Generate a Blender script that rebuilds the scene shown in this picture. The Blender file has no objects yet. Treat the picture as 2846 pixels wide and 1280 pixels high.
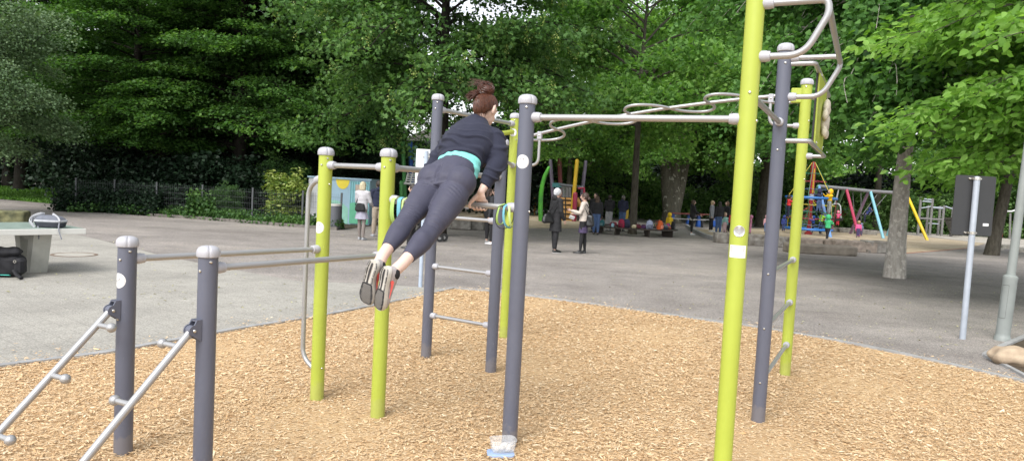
QUAL=1
EXPO=1.15
import bpy, math, random
import numpy as np
from mathutils import Vector, Matrix, noise as mnoise
random.seed(11)
SC = bpy.context.scene
COL = SC.collection
R = math.radians
# ------------------------------------------------------------------ camera model (level of the eye 1.65 m)
PW, PH, FPX = 2846.0, 1280.0, 1944.0
PITCH, ROLL, EYE = R(3.3), R(3.06), 1.65
def cam_basis():
    fw = Vector((0, math.cos(PITCH), -math.sin(PITCH)))
    r0 = Vector((1, 0, 0)); u0 = r0.cross(fw)
    c, s = math.cos(ROLL), math.sin(ROLL)
    return fw, c*r0+s*u0, -s*r0+c*u0
FW, RT, UPV = cam_basis()
def ray(x, y): return FW + RT*((x-PW/2)/FPX) - UPV*((y-PH/2)/FPX)
def G(x, y, z=0.0):          # ground point seen at a measured photograph pixel
    d = ray(x, y); t = (z-EYE)/d.z
    return Vector((d.x*t, d.y*t, z))
def AY(x, y, Y):             # point at distance Y
    d = ray(x, y); t = Y/d.y
    return Vector((d.x*t, Y, d.z*t+EYE))
camd = bpy.data.cameras.new('camera'); cam = bpy.data.objects.new('camera', camd); COL.objects.link(cam)
cam.matrix_world = Matrix(((RT.x, UPV.x, -FW.x, 0), (RT.y, UPV.y, -FW.y, 0), (RT.z, UPV.z, -FW.z, EYE), (0, 0, 0, 1)))
camd.sensor_width = 36; camd.lens = FPX/PW*36; camd.clip_end = 600; camd.clip_start = 0.05
SC.camera = cam
# ------------------------------------------------------------------ object helpers
def link(name, me, parent=None, mats=()):
    o = bpy.data.objects.new(name, me); COL.objects.link(o)
    if parent is not None: o.parent = parent
    for m in mats: me.materials.append(m)
    return o
def tag(o, label=None, cat=None, group=None, kind=None):
    if label: o['label'] = label
    if cat: o['category'] = cat
    if group: o['group'] = group
    if kind: o['kind'] = kind
    return o
def empty(name, loc, label, cat, group=None, rz=0.0):
    o = bpy.data.objects.new(name, None); COL.objects.link(o); o.location = loc; o.rotation_euler = (0, 0, rz)
    o.empty_display_size = 0.2
    return tag(o, label, cat, group)
def copy_tree(o, parent=None):
    c = o.copy(); COL.objects.link(c); c.parent = parent
    for ch in [x for x in bpy.data.objects if x.parent == o]: copy_tree(ch, c)
    return c
def frame_of(d):
    d = Vector(d).normalized()
    a = Vector((0, 0, 1)) if abs(d.z) < 0.95 else Vector((1, 0, 0))
    x = d.cross(a).normalized(); y = x.cross(d).normalized()   # y close to 'up'
    return x, y, d
class MB:
    """collects shapes, builds one mesh object; coordinates are world minus origin"""
    def __init__(s, origin=(0, 0, 0)):
        s.v = []; s.f = []; s.m = []; s.o = Vector(origin)
    def add(s, vs, fs, mi=0):
        b = len(s.v)
        for v in vs: s.v.append((v[0]-s.o.x, v[1]-s.o.y, v[2]-s.o.z))
        for f in fs: s.f.append(tuple(i+b for i in f)); s.m.append(mi)
        return s
    def box(s, c, size, rot=None, mi=0, bev=0.0, taper=1.0):
        hx, hy, hz = size[0]/2, size[1]/2, size[2]/2
        M = rot if rot is not None else Matrix.Identity(3)
        if isinstance(M, (int, float)): M = Matrix.Rotation(M, 3, 'Z')
        c = Vector(c)
        if bev <= 0:
            vs = []
            for z in (-1, 1):
                k = taper if z > 0 else 1
                for x, y in ((-1, -1), (1, -1), (1, 1), (-1, 1)): vs.append(c+M@Vector((x*hx*k, y*hy*k, z*hz)))
            s.add(vs, [(3, 2, 1, 0), (4, 5, 6, 7), (0, 1, 5, 4), (1, 2, 6, 5), (2, 3, 7, 6), (3, 0, 4, 7)], mi)
        else:
            b = min(bev, hx*.9, hy*.9, hz*.9); rings = []
            for z, e in ((-hz, b), (-hz+b, 0), (hz-b, 0), (hz, b)):
                k = taper if z > 0 else 1
                rg = []
                for sx, sy in ((-1, -1), (1, -1), (1, 1), (-1, 1)):
                    p1 = (sx*(hx-e), sy*(hy-b-e*.3)); p2 = (sx*(hx-b-e*.3), sy*(hy-e))
                    order = (p1, p2) if sx*sy < 0 else (p2, p1)
                    if sx*sy > 0: order = (p1, p2)
                    if (sx, sy) in ((-1, -1), (1, 1)): order = (p1, p2)
                    else: order = (p2, p1)
                    rg += [c+M@Vector((q[0]*k, q[1]*k, z)) for q in order]
                rings.append(rg)
            s.rings(rings, True, mi)
        return s
    def rings(s, rings, caps=True, mi=0, closed=True):
        n = len(rings[0]); vs = [v for r in rings for v in r]; fs = []
        for i in range(len(rings)-1):
            for j in range(n if closed else n-1):
                a = i*n+j; b = i*n+(j+1) % n
                fs.append((a, b, b+n, a+n))
        if caps and closed:
            fs.append(tuple(range(n-1, -1, -1))); fs.append(tuple((len(rings)-1)*n+j for j in range(n)))
        return s.add(vs, fs, mi)
    def tube(s, pts, r, seg=12, caps=True, mi=0, round_ends=False):
        pts = [Vector(p) for p in pts]; n = len(pts)
        rr = list(r) if hasattr(r, '__len__') else [r]*n
        if round_ends:
            d0 = (pts[0]-pts[1]).normalized(); d1 = (pts[-1]-pts[-2]).normalized(); a, b = rr[0], rr[-1]
            pts = [pts[0]+d0*a*k for k in (.98, .8, .45)]+pts+[pts[-1]+d1*b*k for k in (.45, .8, .98)]
            rr = [a*.2, a*.6, a*.9]+rr+[b*.9, b*.6, b*.2]; n = len(pts)
        T = []
        for i in range(n):
            d = (pts[min(i+1, n-1)]-pts[max(i-1, 0)])
            T.append(d.normalized() if d.length > 1e-9 else Vector((0, 0, 1)))
        x, y, _ = frame_of(T[0]); rings = []
        for i in range(n):
            x = (x-T[i]*x.dot(T[i])).normalized(); y = T[i].cross(x).normalized()
            rings.append([pts[i]+(x*math.cos(2*math.pi*k/seg)+y*math.sin(2*math.pi*k/seg))*rr[i] for k in range(seg)])
        return s.rings(rings, caps, mi)
    def loft(s, pts, rx, ry, side, seg=20, mi=0, caps=True, power=2.0):
        """tube with elliptical sections; side = direction of rx"""
        pts = [Vector(p) for p in pts]; n = len(pts); side = Vector(side)
        rings = []
        for i in range(n):
            d = (pts[min(i+1, n-1)]-pts[max(i-1, 0)]).normalized()
            x = (side-d*side.dot(d)).normalized(); y = d.cross(x).normalized(); rg = []
            for k in range(seg):
                a = 2*math.pi*k/seg; ca, sa = math.cos(a), math.sin(a)
                if power != 2.0:
                    ca = math.copysign(abs(ca)**(2/power), ca); sa = math.copysign(abs(sa)**(2/power), sa)
                rg.append(pts[i]+x*ca*rx[i]+y*sa*ry[i])
            rings.append(rg)
        return s.rings(rings, caps, mi)
    def ball(s, c, r, seg=14, ring=9, mi=0, sc=(1, 1, 1), rot=None):
        c = Vector(c); rings = []; M = rot if rot is not None else Matrix.Identity(3)
        for i in range(1, ring):
            t = math.pi*i/ring
            rings.append([c+M@Vector((math.sin(t)*math.cos(2*math.pi*k/seg)*r*sc[0], math.sin(t)*math.sin(2*math.pi*k/seg)*r*sc[1], -math.cos(t)*r*sc[2])) for k in range(seg)])
        b = len(s.v); s.rings(rings, False, mi)
        s.add([c+M@Vector((0, 0, -r*sc[2])), c+M@Vector((0, 0, r*sc[2]))], [], mi)
        lo = len(s.v)-2; hi = lo+1; last = b+(ring-2)*seg
        for k in range(seg):
            s.f.append((lo, b+(k+1) % seg, b+k)); s.m.append(mi)
            s.f.append((hi, last+k, last+(k+1) % seg)); s.m.append(mi)
        return s
    def lathe(s, c, prof, axis=(0, 0, 1), seg=20, mi=0, caps=True):
        x, y, d = frame_of(axis); c = Vector(c)
        return s.rings([[c+d*h+(x*math.cos(2*math.pi*k/seg)-y*math.sin(2*math.pi*k/seg))*-1*r for k in range(seg)] for r, h in prof], caps, mi)
    def build(s, name, mats, parent=None, smooth=True, angle=40):
        me = bpy.data.meshes.new(name); me.from_pydata(s.v, [], s.f); me.update()
        mats = mats if isinstance(mats, (list, tuple)) else [mats]
        o = link(name, me, parent, mats)
        if len(mats) > 1: me.polygons.foreach_set('material_index', s.m)
        if smooth:
            try: me.shade_auto_smooth
            except Exception: pass
            me.polygons.foreach_set('use_smooth', [True]*len(me.polygons))
            try: me.set_sharp_from_angle(angle=R(angle))
            except Exception: pass
        return o
def smooth_path(pts, rad, n=6):
    """polyline with rounded corners"""
    pts = [Vector(p) for p in pts]; out = [pts[0]]
    for i in range(1, len(pts)-1):
        a, b, c = pts[i-1], pts[i], pts[i+1]
        d1 = (a-b); d2 = (c-b); r = min(rad, d1.length*.48, d2.length*.48)
        p1 = b+d1.normalized()*r; p2 = b+d2.normalized()*r
        for k in range(n+1):
            t = k/n; out.append(p1*(1-t)**2+b*2*t*(1-t)+p2*t*t)
    out.append(pts[-1]); return out
def remeshed(mb, name, mats, parent, voxel=0.01, smooth_it=4, fn=None):
    """one continuous surface out of overlapping shapes"""
    me = bpy.data.meshes.new(name+'_src'); me.from_pydata(mb.v, [], mb.f)
    o = bpy.data.objects.new(name+'_src', me); COL.objects.link(o)
    m = o.modifiers.new('r', 'REMESH'); m.mode = 'VOXEL'; m.voxel_size = voxel; m.use_smooth_shade = True
    if smooth_it:
        q = o.modifiers.new('s', 'SMOOTH'); q.factor = .5; q.iterations = smooth_it
    dg = bpy.context.evaluated_depsgraph_get(); dg.update()
    me2 = bpy.data.meshes.new_from_object(o.evaluated_get(dg))
    bpy.data.objects.remove(o); bpy.data.meshes.remove(me)
    me2.name = name
    if fn:
        n = len(me2.vertices); co = np.empty(n*3); no = np.empty(n*3)
        me2.vertices.foreach_get('co', co); me2.vertices.foreach_get('normal', no)
        co = co.reshape(-1, 3); no = no.reshape(-1, 3)
        co += no*fn(co, no)[:, None]
        me2.vertices.foreach_set('co', co.ravel()); me2.update()
    me2.materials.clear()
    me2.polygons.foreach_set('use_smooth', [True]*len(me2.polygons))
    mats = mats if isinstance(mats, (list, tuple)) else [mats]
    return link(name, me2, parent, mats)
# ------------------------------------------------------------------ materials
def nodes(name):
    m = bpy.data.materials.new(name); m.use_nodes = True; nt = m.node_tree
    for n in list(nt.nodes): nt.nodes.remove(n)
    out = nt.nodes.new('ShaderNodeOutputMaterial'); p = nt.nodes.new('ShaderNodeBsdfPrincipled')
    nt.links.new(p.outputs[0], out.inputs[0]); return m, nt, p, out
def nd(nt, typ, **kw):
    n = nt.nodes.new(typ)
    for k, v in kw.items():
        if k in n.inputs: n.inputs[k].default_value = v
        else: setattr(n, k, v)
    return n
def ramp(nt, fac, stops, interp='LINEAR'):
    r = nt.nodes.new('ShaderNodeValToRGB'); nt.links.new(fac, r.inputs[0]); r.color_ramp.interpolation = interp
    e = r.color_ramp.elements
    while len(e) < len(stops): e.new(0.5)
    for i, (p, c) in enumerate(stops): e[i].position = p; e[i].color = (c[0], c[1], c[2], 1)
    return r.outputs[0]
def mixc(nt, fac, a, b, mode='MIX'):
    m = nt.nodes.new('ShaderNodeMix'); m.data_type = 'RGBA'; m.blend_type = mode
    for s, v in ((0, fac), (6, a), (7, b)):
        if hasattr(v, 'is_output') or hasattr(v, 'links'): nt.links.new(v, m.inputs[s])
        elif s == 0: m.inputs[0].default_value = v
        else: m.inputs[s].default_value = (v[0], v[1], v[2], 1)
    return m.outputs[2]
MATS = {}
def M(name, col, rough=.6, metal=0.0, var=.12, scale=8.0, bump=0.0, bscale=60.0, spec=.5, obj=True, col2=None, alpha=1.0):
    if name in MATS: return MATS[name]
    m, nt, p, out = nodes(name)
    tc = nd(nt, 'ShaderNodeTexCoord'); src = tc.outputs['Object']
    n = nd(nt, 'ShaderNodeTexNoise', Scale=scale, Detail=5.0, Roughness=.6); nt.links.new(src, n.inputs['Vector'])
    c2 = col2 if col2 else tuple(c*(1-var) for c in col); c1 = tuple(min(1, c*(1+var*.6)) for c in col)
    nt.links.new(ramp(nt, n.outputs[0], [(.3, c2), (.7, c1)]), p.inputs['Base Color'])
    p.inputs['Roughness'].default_value = rough; p.inputs['Metallic'].default_value = metal
    p.inputs['Specular IOR Level'].default_value = spec
    if bump:
        b = nd(nt, 'ShaderNodeTexNoise', Scale=bscale, Detail=4.0); nt.links.new(src, b.inputs['Vector'])
        bp = nd(nt, 'ShaderNodeBump', Strength=bump, Distance=.01); nt.links.new(b.outputs[0], bp.inputs['Height']); nt.links.new(bp.outputs[0], p.inputs['Normal'])
    if alpha < 1: p.inputs['Alpha'].default_value = alpha
    MATS[name] = m; return m
def srgb(r, g, b, k=1.0):
    f = lambda c: (c/255/12.92 if c/255 <= .04045 else ((c/255+.055)/1.055)**2.4)*k
    return (f(r), f(g), f(b))
# ------------------------------------------------------------------ sky, sun, ground
W = bpy.data.worlds.new('World'); SC.world = W; W.use_nodes = True; nt = W.node_tree
for n in list(nt.nodes): nt.nodes.remove(n)
SUN_EL, SUN_AZ = R(50), R(208)
sky = nd(nt, 'ShaderNodeTexSky'); sky.sky_type = 'NISHITA'; sky.sun_disc = False; sky.sun_elevation = SUN_EL; sky.sun_rotation = SUN_AZ
sky.air_density = 1.0; sky.dust_density = 1.5; sky.ozone_density = .6
hs = nd(nt, 'ShaderNodeHueSaturation'); hs.inputs['Saturation'].default_value = .22
nt.links.new(sky.outputs[0], hs.inputs['Color'])
bg = nd(nt, 'ShaderNodeBackground'); bg.inputs[1].default_value = .15; nt.links.new(hs.outputs[0], bg.inputs[0])
wo = nd(nt, 'ShaderNodeOutputWorld'); nt.links.new(bg.outputs[0], wo.inputs[0])
sd = bpy.data.lights.new('sun', 'SUN'); sd.energy = 1.5; sd.angle = R(35); sd.color = (1, .97, .92)
sun = bpy.data.objects.new('sun', sd); COL.objects.link(sun)
sdir = Vector((math.sin(SUN_AZ)*math.cos(SUN_EL), math.cos(SUN_AZ)*math.cos(SUN_EL), math.sin(SUN_EL)))
sun.rotation_euler = sdir.to_track_quat('Z', 'Y').to_euler(); sun.location = (0, 0, 30)
SC.view_settings.view_transform = 'Standard'; SC.view_settings.look = 'None'
SC.view_settings.exposure = EXPO; SC.view_settings.gamma = 1
SC.cycles.use_denoising = True
SC.cycles.max_bounces = 6; SC.cycles.diffuse_bounces = 3; SC.cycles.transparent_max_bounces = 12
SC.cycles.sample_clamp_indirect = 6

# asphalt yard with trodden dust
def ground_mat():
    m, nt, p, out = nodes('yard_asphalt')
    geo = nd(nt, 'ShaderNodeNewGeometry'); pos = geo.outputs['Position']
    def nz(scale, detail=4.0, rough=.6, stretch=None):
        v = pos
        if stretch:
            mp = nd(nt, 'ShaderNodeMapping'); nt.links.new(pos, mp.inputs[0]); mp.inputs['Scale'].default_value = stretch; v = mp.outputs[0]
        n = nd(nt, 'ShaderNodeTexNoise', Scale=scale, Detail=detail, Roughness=rough); nt.links.new(v, n.inputs['Vector']); return n.outputs[0]
    big = nz(.22, 5.0, .65, (.8, 1.6, 1)); mid = nz(1.3, 5.0); fine = nz(95, 3.0, .7); grit = nd(nt, 'ShaderNodeTexVoronoi', Scale=70.0); nt.links.new(pos, grit.inputs['Vector'])
    c = ramp(nt, big, [(.36, (.205, .186, .176)), (.50, (.27, .25, .238)), (.66, (.38, .345, .315))])
    c = mixc(nt, .4, c, ramp(nt, mid, [(.3, (.18, .163, .152)), (.7, (.37, .34, .318))]))
    c = mixc(nt, .75, c, ramp(nt, fine, [(.33, (.35, .35, .35)), (.5, (.9, .9, .9)), (.68, (1.7, 1.66, 1.6))]), 'MULTIPLY')
    c = mixc(nt, .5, c, ramp(nt, grit.outputs['Color'], [(.2, (.55, .55, .55)), (.9, (1.45, 1.42, 1.38))]), 'MULTIPLY')
    nt.links.new(c, p.inputs['Base Color']); p.inputs['Roughness'].default_value = .92; p.inputs['Specular IOR Level'].default_value = .2
    b = nd(nt, 'ShaderNodeBump', Strength=.5, Distance=.01); nt.links.new(fine, b.inputs['Height']); nt.links.new(b.outputs[0], p.inputs['Normal'])
    return m
def flat_poly(name, pts, z, mat, parent=None):
    me = bpy.data.meshes.new(name); me.from_pydata([(p[0], p[1], z) for p in pts], [], [tuple(range(len(pts)))]); me.update()
    if me.polygons[0].normal.z < 0:
        me = bpy.data.meshes.new(name); me.from_pydata([(p[0], p[1], z) for p in reversed(pts)], [], [tuple(range(len(pts)))]); me.update()
    return link(name, me, parent, [mat])
gm = MB()
N = 40
def gz(x, y): return 0.0
gm.add([(-260, -60, -.004), (260, -60, -.004), (260, 320, -.004), (-260, 320, -.004)], [(0, 1, 2, 3)])
tag(gm.build('ground', ground_mat(), smooth=False), kind='structure')

def paving_mat():
    m, nt, p, out = nodes('concrete_pavers')
    geo = nd(nt, 'ShaderNodeNewGeometry'); pos = geo.outputs['Position']
    mp = nd(nt, 'ShaderNodeMapping'); nt.links.new(pos, mp.inputs[0]); mp.inputs['Rotation'].default_value = (0, 0, R(38))
    br = nd(nt, 'ShaderNodeTexBrick', Scale=5.0); br.inputs['Color1'].default_value = (.34, .33, .31, 1); br.inputs['Color2'].default_value = (.31, .302, .285, 1)
    br.inputs['Mortar'].default_value = (.25, .242, .225, 1); br.inputs['Mortar Size'].default_value = .018; br.inputs['Bias'].default_value = 0
    br.inputs['Brick Width'].default_value = 1.0; br.inputs['Row Height'].default_value = 1.0; nt.links.new(mp.outputs[0], br.inputs['Vector'])
    n1 = nd(nt, 'ShaderNodeTexNoise', Scale=.7, Detail=6.0, Roughness=.65); nt.links.new(pos, n1.inputs['Vector'])
    n2 = nd(nt, 'ShaderNodeTexNoise', Scale=60.0, Detail=3.0, Roughness=.7); nt.links.new(pos, n2.inputs['Vector'])
    c = mixc(nt, .6, br.outputs[0], ramp(nt, n1.outputs[0], [(.3, (.66, .64, .6)), (.65, (1.12, 1.1, 1.04))]), 'MULTIPLY')
    c = mixc(nt, .8, c, ramp(nt, n2.outputs[0], [(.35, (.62, .62, .62)), (.65, (1.4, 1.39, 1.36))]), 'MULTIPLY')
    nt.links.new(c, p.inputs['Base Color']); p.inputs['Roughness'].default_value = .9; p.inputs['Specular IOR Level'].default_value = .2
    b = nd(nt, 'ShaderNodeBump', Strength=.35, Distance=.006); nt.links.new(n2.outputs[0], b.inputs['Height']); nt.links.new(b.outputs[0], p.inputs['Normal'])
    return m
pav = [G(160, 640), G(250, 660), G(450, 710), G(600, 740), G(820, 780), G(1050, 790), G(1168, 797), G(1262, 803)]
kerb = [G(*p) for p in [(-400, 1120), (0, 1023), (300, 985), (650, 920), (900, 880), (1150, 830), (1262, 803), (1400, 815), (1700, 855), (2100, 912), (2300, 945), (2500, 985), (2700, 1030), (2846, 1065)]]
kerb.append(kerb[-1]+(kerb[-1]-kerb[-2])*3)
paving = pav+[kerb[6], kerb[5], kerb[4], kerb[3], kerb[2], kerb[1], kerb[0], Vector((-6, 1, 0)), Vector((-25, 1, 0)), Vector((-27, 17.9, 0)), Vector((-18, 18.2, 0))]
tag(flat_poly('path', paving, .004, paving_mat()), kind='structure')

# wood chip bed : base sheet + loose chips
def chip_base_mat():
    m, nt, p, out = nodes('wood_chip_bed')
    geo = nd(nt, 'ShaderNodeNewGeometry'); pos = geo.outputs['Position']; cols = None; hs_ = []
    for i, (rot, sc) in enumerate(((20, (30, 95, 30)), (100, (32, 90, 30)), (62, (28, 100, 30)))):
        mp = nd(nt, 'ShaderNodeMapping'); nt.links.new(pos, mp.inputs[0]); mp.inputs['Rotation'].default_value = (0, 0, R(rot)); mp.inputs['Scale'].default_value = sc
        v = nd(nt, 'ShaderNodeTexVoronoi', Scale=1.0); nt.links.new(mp.outputs[0], v.inputs['Vector'])
        c = ramp(nt, v.outputs['Color'], [(.1, (.44, .28, .14)), (.4, (.52, .35, .185)), (.65, (.60, .44, .26)), (.9, (.66, .52, .34))])
        cols = c if cols is None else mixc(nt, .5, cols, c); hs_.append(v.outputs['Distance'])
    cols = mixc(nt, .7, cols, ramp(nt, hs_[0], [(.2, (1, 1, 1)), (.75, (.76, .7, .64))]), 'MULTIPLY')
    nt.links.new(cols, p.inputs['Base Color']); p.inputs['Roughness'].default_value = .85; p.inputs['Specular IOR Level'].default_value = .2
    b = nd(nt, 'ShaderNodeBump', Strength=.8, Distance=.012); nt.links.new(hs_[0], b.inputs['Height']); nt.links.new(b.outputs[0], p.inputs['Normal'])
    return m
bed = kerb+[Vector((10, -2, 0)), Vector((-7, -2, 0))]
tag(flat_poly('wood_chip_ground', bed, .006, chip_base_mat()), kind='structure')
def inside(px, py, poly):
    c = np.zeros(len(px), bool); n = len(poly)
    for i in range(n):
        x1, y1 = poly[i][0], poly[i][1]; x2, y2 = poly[(i+1) % n][0], poly[(i+1) % n][1]
        cond = ((y1 > py) != (y2 > py))
        with np.errstate(divide='ignore', invalid='ignore'):
            xi = (x2-x1)*(py-y1)/(y2-y1+1e-12)+x1
        c ^= cond & (px < xi)
    return c
def mesh_np(name, V, F, parent=None, mats=(), tint=None, smooth=False):
    """V (n,3), F (m,k) equal-sided faces"""
    me = bpy.data.meshes.new(name); n, mfc, k = len(V), len(F), F.shape[1]
    me.vertices.add(n); me.vertices.foreach_set('co', np.ascontiguousarray(V, np.float32).ravel())
    me.loops.add(mfc*k); me.loops.foreach_set('vertex_index', np.ascontiguousarray(F, np.int32).ravel())
    me.polygons.add(mfc); me.polygons.foreach_set('loop_start', np.arange(0, mfc*k, k, dtype=np.int32))
    if smooth: me.polygons.foreach_set('use_smooth', np.ones(mfc, bool))
    me.update(calc_edges=True)
    if tint is not None:
        a = me.attributes.new('tint', 'FLOAT', 'POINT'); a.data.foreach_set('value', np.ascontiguousarray(tint, np.float32))
    return link(name, me, parent, mats)
def chips():
    rng = np.random.default_rng(5); n = 640000
    # density falls with distance so that near and far look evenly covered
    u = rng.random(n); y = 1.9+(u**1.35)*9.5; x = (rng.random(n)-.5)*2*(y*.74+1.6)
    ok = inside(x, y, [(q.x, q.y) for q in bed]); x, y = x[ok], y[ok]; n = len(x)
    # a few chips kicked over the edge
    e = rng.integers(1, len(kerb)-2, 2600); f = rng.random(2600); kx = np.array([q.x for q in kerb]); ky = np.array([q.y for q in kerb]); dx = kx[e+1]-kx[e]; dy = ky[e+1]-ky[e]; dl = np.hypot(dx, dy); of = rng.exponential(.13, 2600)+.02
    x = np.concatenate([x, kx[e]+dx*f-dy/dl*of]); y = np.concatenate([y, ky[e]+dy*f+dx/dl*of]); n = len(x)
    z = .010+rng.random(n)**1.5*.010+.012*np.sin(x*2.1+1)*np.sin(y*1.7)
    L = rng.lognormal(-4.05, .42, n)*.95; Wd = L*(.16+.22*rng.random(n))*.5; L *= .5
    L = np.clip(L, .004, .036); Wd = np.clip(Wd, .0018, .0065)
    far = np.clip((y-4)/6, 0, 1); L *= 1+.25*far; Wd *= 1+.45*far
    az = rng.random(n)*2*np.pi; tl = (rng.normal(0, .13, n)); rl = rng.normal(0, .27, n)
    a = np.stack([np.cos(az)*np.cos(tl), np.sin(az)*np.cos(tl), np.sin(tl)], 1)
    s = np.stack([-np.sin(az), np.cos(az), np.zeros(n)], 1); nn = np.cross(a, s)
    s2 = s*np.cos(rl)[:, None]+nn*np.sin(rl)[:, None]; n2 = np.cross(a, s2)
    c = np.stack([x, y, z+np.abs(np.sin(tl))*L*.6], 1); th = Wd*.5; bend = rng.normal(0, .12, n)*L
    P = lambda i, j, k: c+a*(L*i)[:, None]+s2*(Wd*j)[:, None]+n2*(th*k+bend*(abs(i) < .5))[:, None]
    one = np.ones(n)
    V = np.stack([P(-one, -.7*one, -one*0), P(-one, .7*one, 0*one), c+s2*Wd[:, None]+n2*bend[:, None]*1, c+a*L[:, None]+s2*(Wd*.5)[:, None], c+a*L[:, None]-s2*(Wd*.6)[:, None], c-s2*Wd[:, None]+n2*bend[:, None]], 1)
    V[:, :, 2] += 0.002
    low = V.copy()
    V = V.reshape(-1, 3); b = np.arange(n)*6
    F = np.concatenate([np.stack([b, b+1, b+2, b+5], 1), np.stack([b+5, b+2, b+3, b+4], 1)])
    tint = np.repeat(np.clip(rng.beta(2.2, 1.9, n), 0, 1), 6)
    m, nt, p, out = nodes('wood_chips')
    at = nd(nt, 'ShaderNodeAttribute'); at.attribute_name = 'tint'
    cc = ramp(nt, at.outputs['Fac'], [(0, (.24, .11, .05)), (.12, (.46, .28, .135)), (.38, (.58, .395, .22)), (.70, (.635, .47, .285)), (1, (.71, .60, .43))])
    nt.links.new(cc, p.inputs['Base Color']); p.inputs['Roughness'].default_value = .75; p.inputs['Specular IOR Level'].default_value = .25
    tag(mesh_np('wood_chips', V, F, None, [m], tint), 'pale orange wood chips covering the exercise area', 'wood chips', kind='stuff')
if QUAL > 0: chips()
# kerb edging around the bed
def strip(mb, pts, w, z0, z1, off=0.0):
    n = len(pts); rings = []
    for i in range(n):
        d = (pts[min(i+1, n-1)]-pts[max(i-1, 0)]); d.z = 0; d.normalize(); s = Vector((-d.y, d.x, 0))
        c = pts[i]+s*off
        rings.append([Vector((c.x, c.y, z0))+s*(-w/2), Vector((c.x, c.y, z0))+s*(w/2), Vector((c.x, c.y, z1))+s*(w/2), Vector((c.x, c.y, z1))-s*(w/2)])
    mb.rings(rings, True)
kc = M('kerb_concrete', (.30, .30, .30), .85, var=.25, scale=6, bump=.3)
kb = MB(); strip(kb, kerb, .075, -.05, .028, .03)
tag(kb.build('kerb', kc, smooth=False), kind='structure')
# ------------------------------------------------------------------ the exercise rig
def post_mat(name, col):
    m, nt, p, out = nodes(name); tc = nd(nt, 'ShaderNodeTexCoord'); src = tc.outputs['Object']
    n = nd(nt, 'ShaderNodeTexNoise', Scale=2.5, Detail=5.0, Roughness=.6); nt.links.new(src, n.inputs['Vector'])
    c = ramp(nt, n.outputs[0], [(.3, tuple(x*.93 for x in col)), (.7, tuple(x*1.05 for x in col))])
    mp = nd(nt, 'ShaderNodeMapping'); nt.links.new(src, mp.inputs[0]); mp.inputs['Scale'].default_value = (1, 1, .25)
    s1 = nd(nt, 'ShaderNodeTexNoise', Scale=55.0, Detail=3.0, Roughness=.7); nt.links.new(mp.outputs[0], s1.inputs['Vector'])
    c = mixc(nt, ramp(nt, s1.outputs[0], [(.70, (0, 0, 0)), (.74, (.55, .55, .55))]), c, tuple(min(.6, x*1.25+.10) for x in col))
    s2 = nd(nt, 'ShaderNodeTexNoise', Scale=19.0, Detail=4.0, Roughness=.7); nt.links.new(src, s2.inputs['Vector'])
    sx = nd(nt, 'ShaderNodeSeparateXYZ'); nt.links.new(src, sx.inputs[0]); ad = nd(nt, 'ShaderNodeMath', operation='MULTIPLY_ADD'); nt.links.new(s2.outputs[0], ad.inputs[0]); ad.inputs[1].default_value = -.22; nt.links.new(sx.outputs['Z'], ad.inputs[2])
    c = mixc(nt, ramp(nt, ad.outputs[0], [(.0, (.18, .18, .18)), (.03, (0, 0, 0))]), c, (.33, .27, .20))
    nt.links.new(c, p.inputs['Base Color']); nt.links.new(ramp(nt, n.outputs[0], [(.3, (.36, .36, .36)), (.7, (.50, .50, .50))]), p.inputs['Roughness'])
    MATS[name] = m; return m
GREY = M('grey_powder_coat', (.100, .102, .125), .42, var=.05, scale=3, bump=.03, bscale=300)
LIME = M('lime_powder_coat', (.385, .405, .055), .42, var=.05, scale=3, bump=.03, bscale=300)
BARM = M('silver_bar', (.37, .37, .375), .34, metal=.5, var=.05, scale=5)
CAPM = M('pale_grey_plastic', (.38, .38, .41), .5, var=.05, scale=9)
BOLT = M('bolt_steel', (.62, .60, .56), .25, metal=1.0, var=.1)
WHITE = M('sticker_white', (.74, .74, .74), .5, var=.03)
INK = M('sticker_ink', (.09, .09, .1), .6, var=.02)
BLACK = M('black_plastic', (.018, .018, .02), .5, var=.1)
GREY = post_mat('grey_post_coat', (.098, .105, .140)); LIME = post_mat('lime_post_coat', (.355, .415, .055))
def V3(a, z): return Vector((a[0], a[1], z))
P = dict(A=(-2.19, 3.98, 1.21), B=(-1.60, 3.69, 1.21), C=(-1.40, 5.18, 1.83), D=(-.88, 4.86, 1.83), E=(-.76, 6.63, 2.45), F=(-.125, 6.24, 2.04),
         G=(-.03, 7.72, 2.43), H=(.055, 4.43, 2.19), J=(1.94, 5.22, 2.77), K=(2.72, 6.71, 2.79))
_r = ray(2077, 331); _t = (2.11-EYE)/_r.z; P['I'] = (_r.x*_t, _r.y*_t, 2.80)
rig = empty('exercise_rig', (0.3, 5.2, 0), 'outdoor exercise rig of grey and lime posts joined by silver bars on wood chips', 'exercise rig')
RO = Vector((0.3, 5.2, 0))
posts = {}
def child(o, parent, origin):
    o.parent = parent
    return o
def cap_mesh(c):
    mb = MB(RO); x, y, z = c; seg = 64; rings = []
    prof = [(.0505, 0), (.0585, .003), (.0605, .012), (.0605, .026), (.057, .040), (.049, .051), (.035, .0585), (.018, .062)]
    for i, (r, h) in enumerate(prof):
        rg = []
        for k in range(seg):
            a = 2*math.pi*k/seg+.5; q = min(abs(((a-.5) % (math.pi/2))-0), abs(((a-.5) % (math.pi/2))-math.pi/2))
            g = .0045*math.exp(-(q/.09)**2) if i > 0 else 0
            hh = h-(g*.8 if i > 4 else 0)
            rg.append((x+math.cos(a)*(r-g), y+math.sin(a)*(r-g), z+hh))
        rings.append(rg)
    mb.rings(rings); return mb
def bolt_mesh(c, d, r=.0085):
    mb = MB(RO); mb.lathe(c, [(r, 0), (r, .003), (r*.75, .006), (r*.4, .0068), (r*.38, .0045)], axis=d, seg=12); return mb
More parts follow.
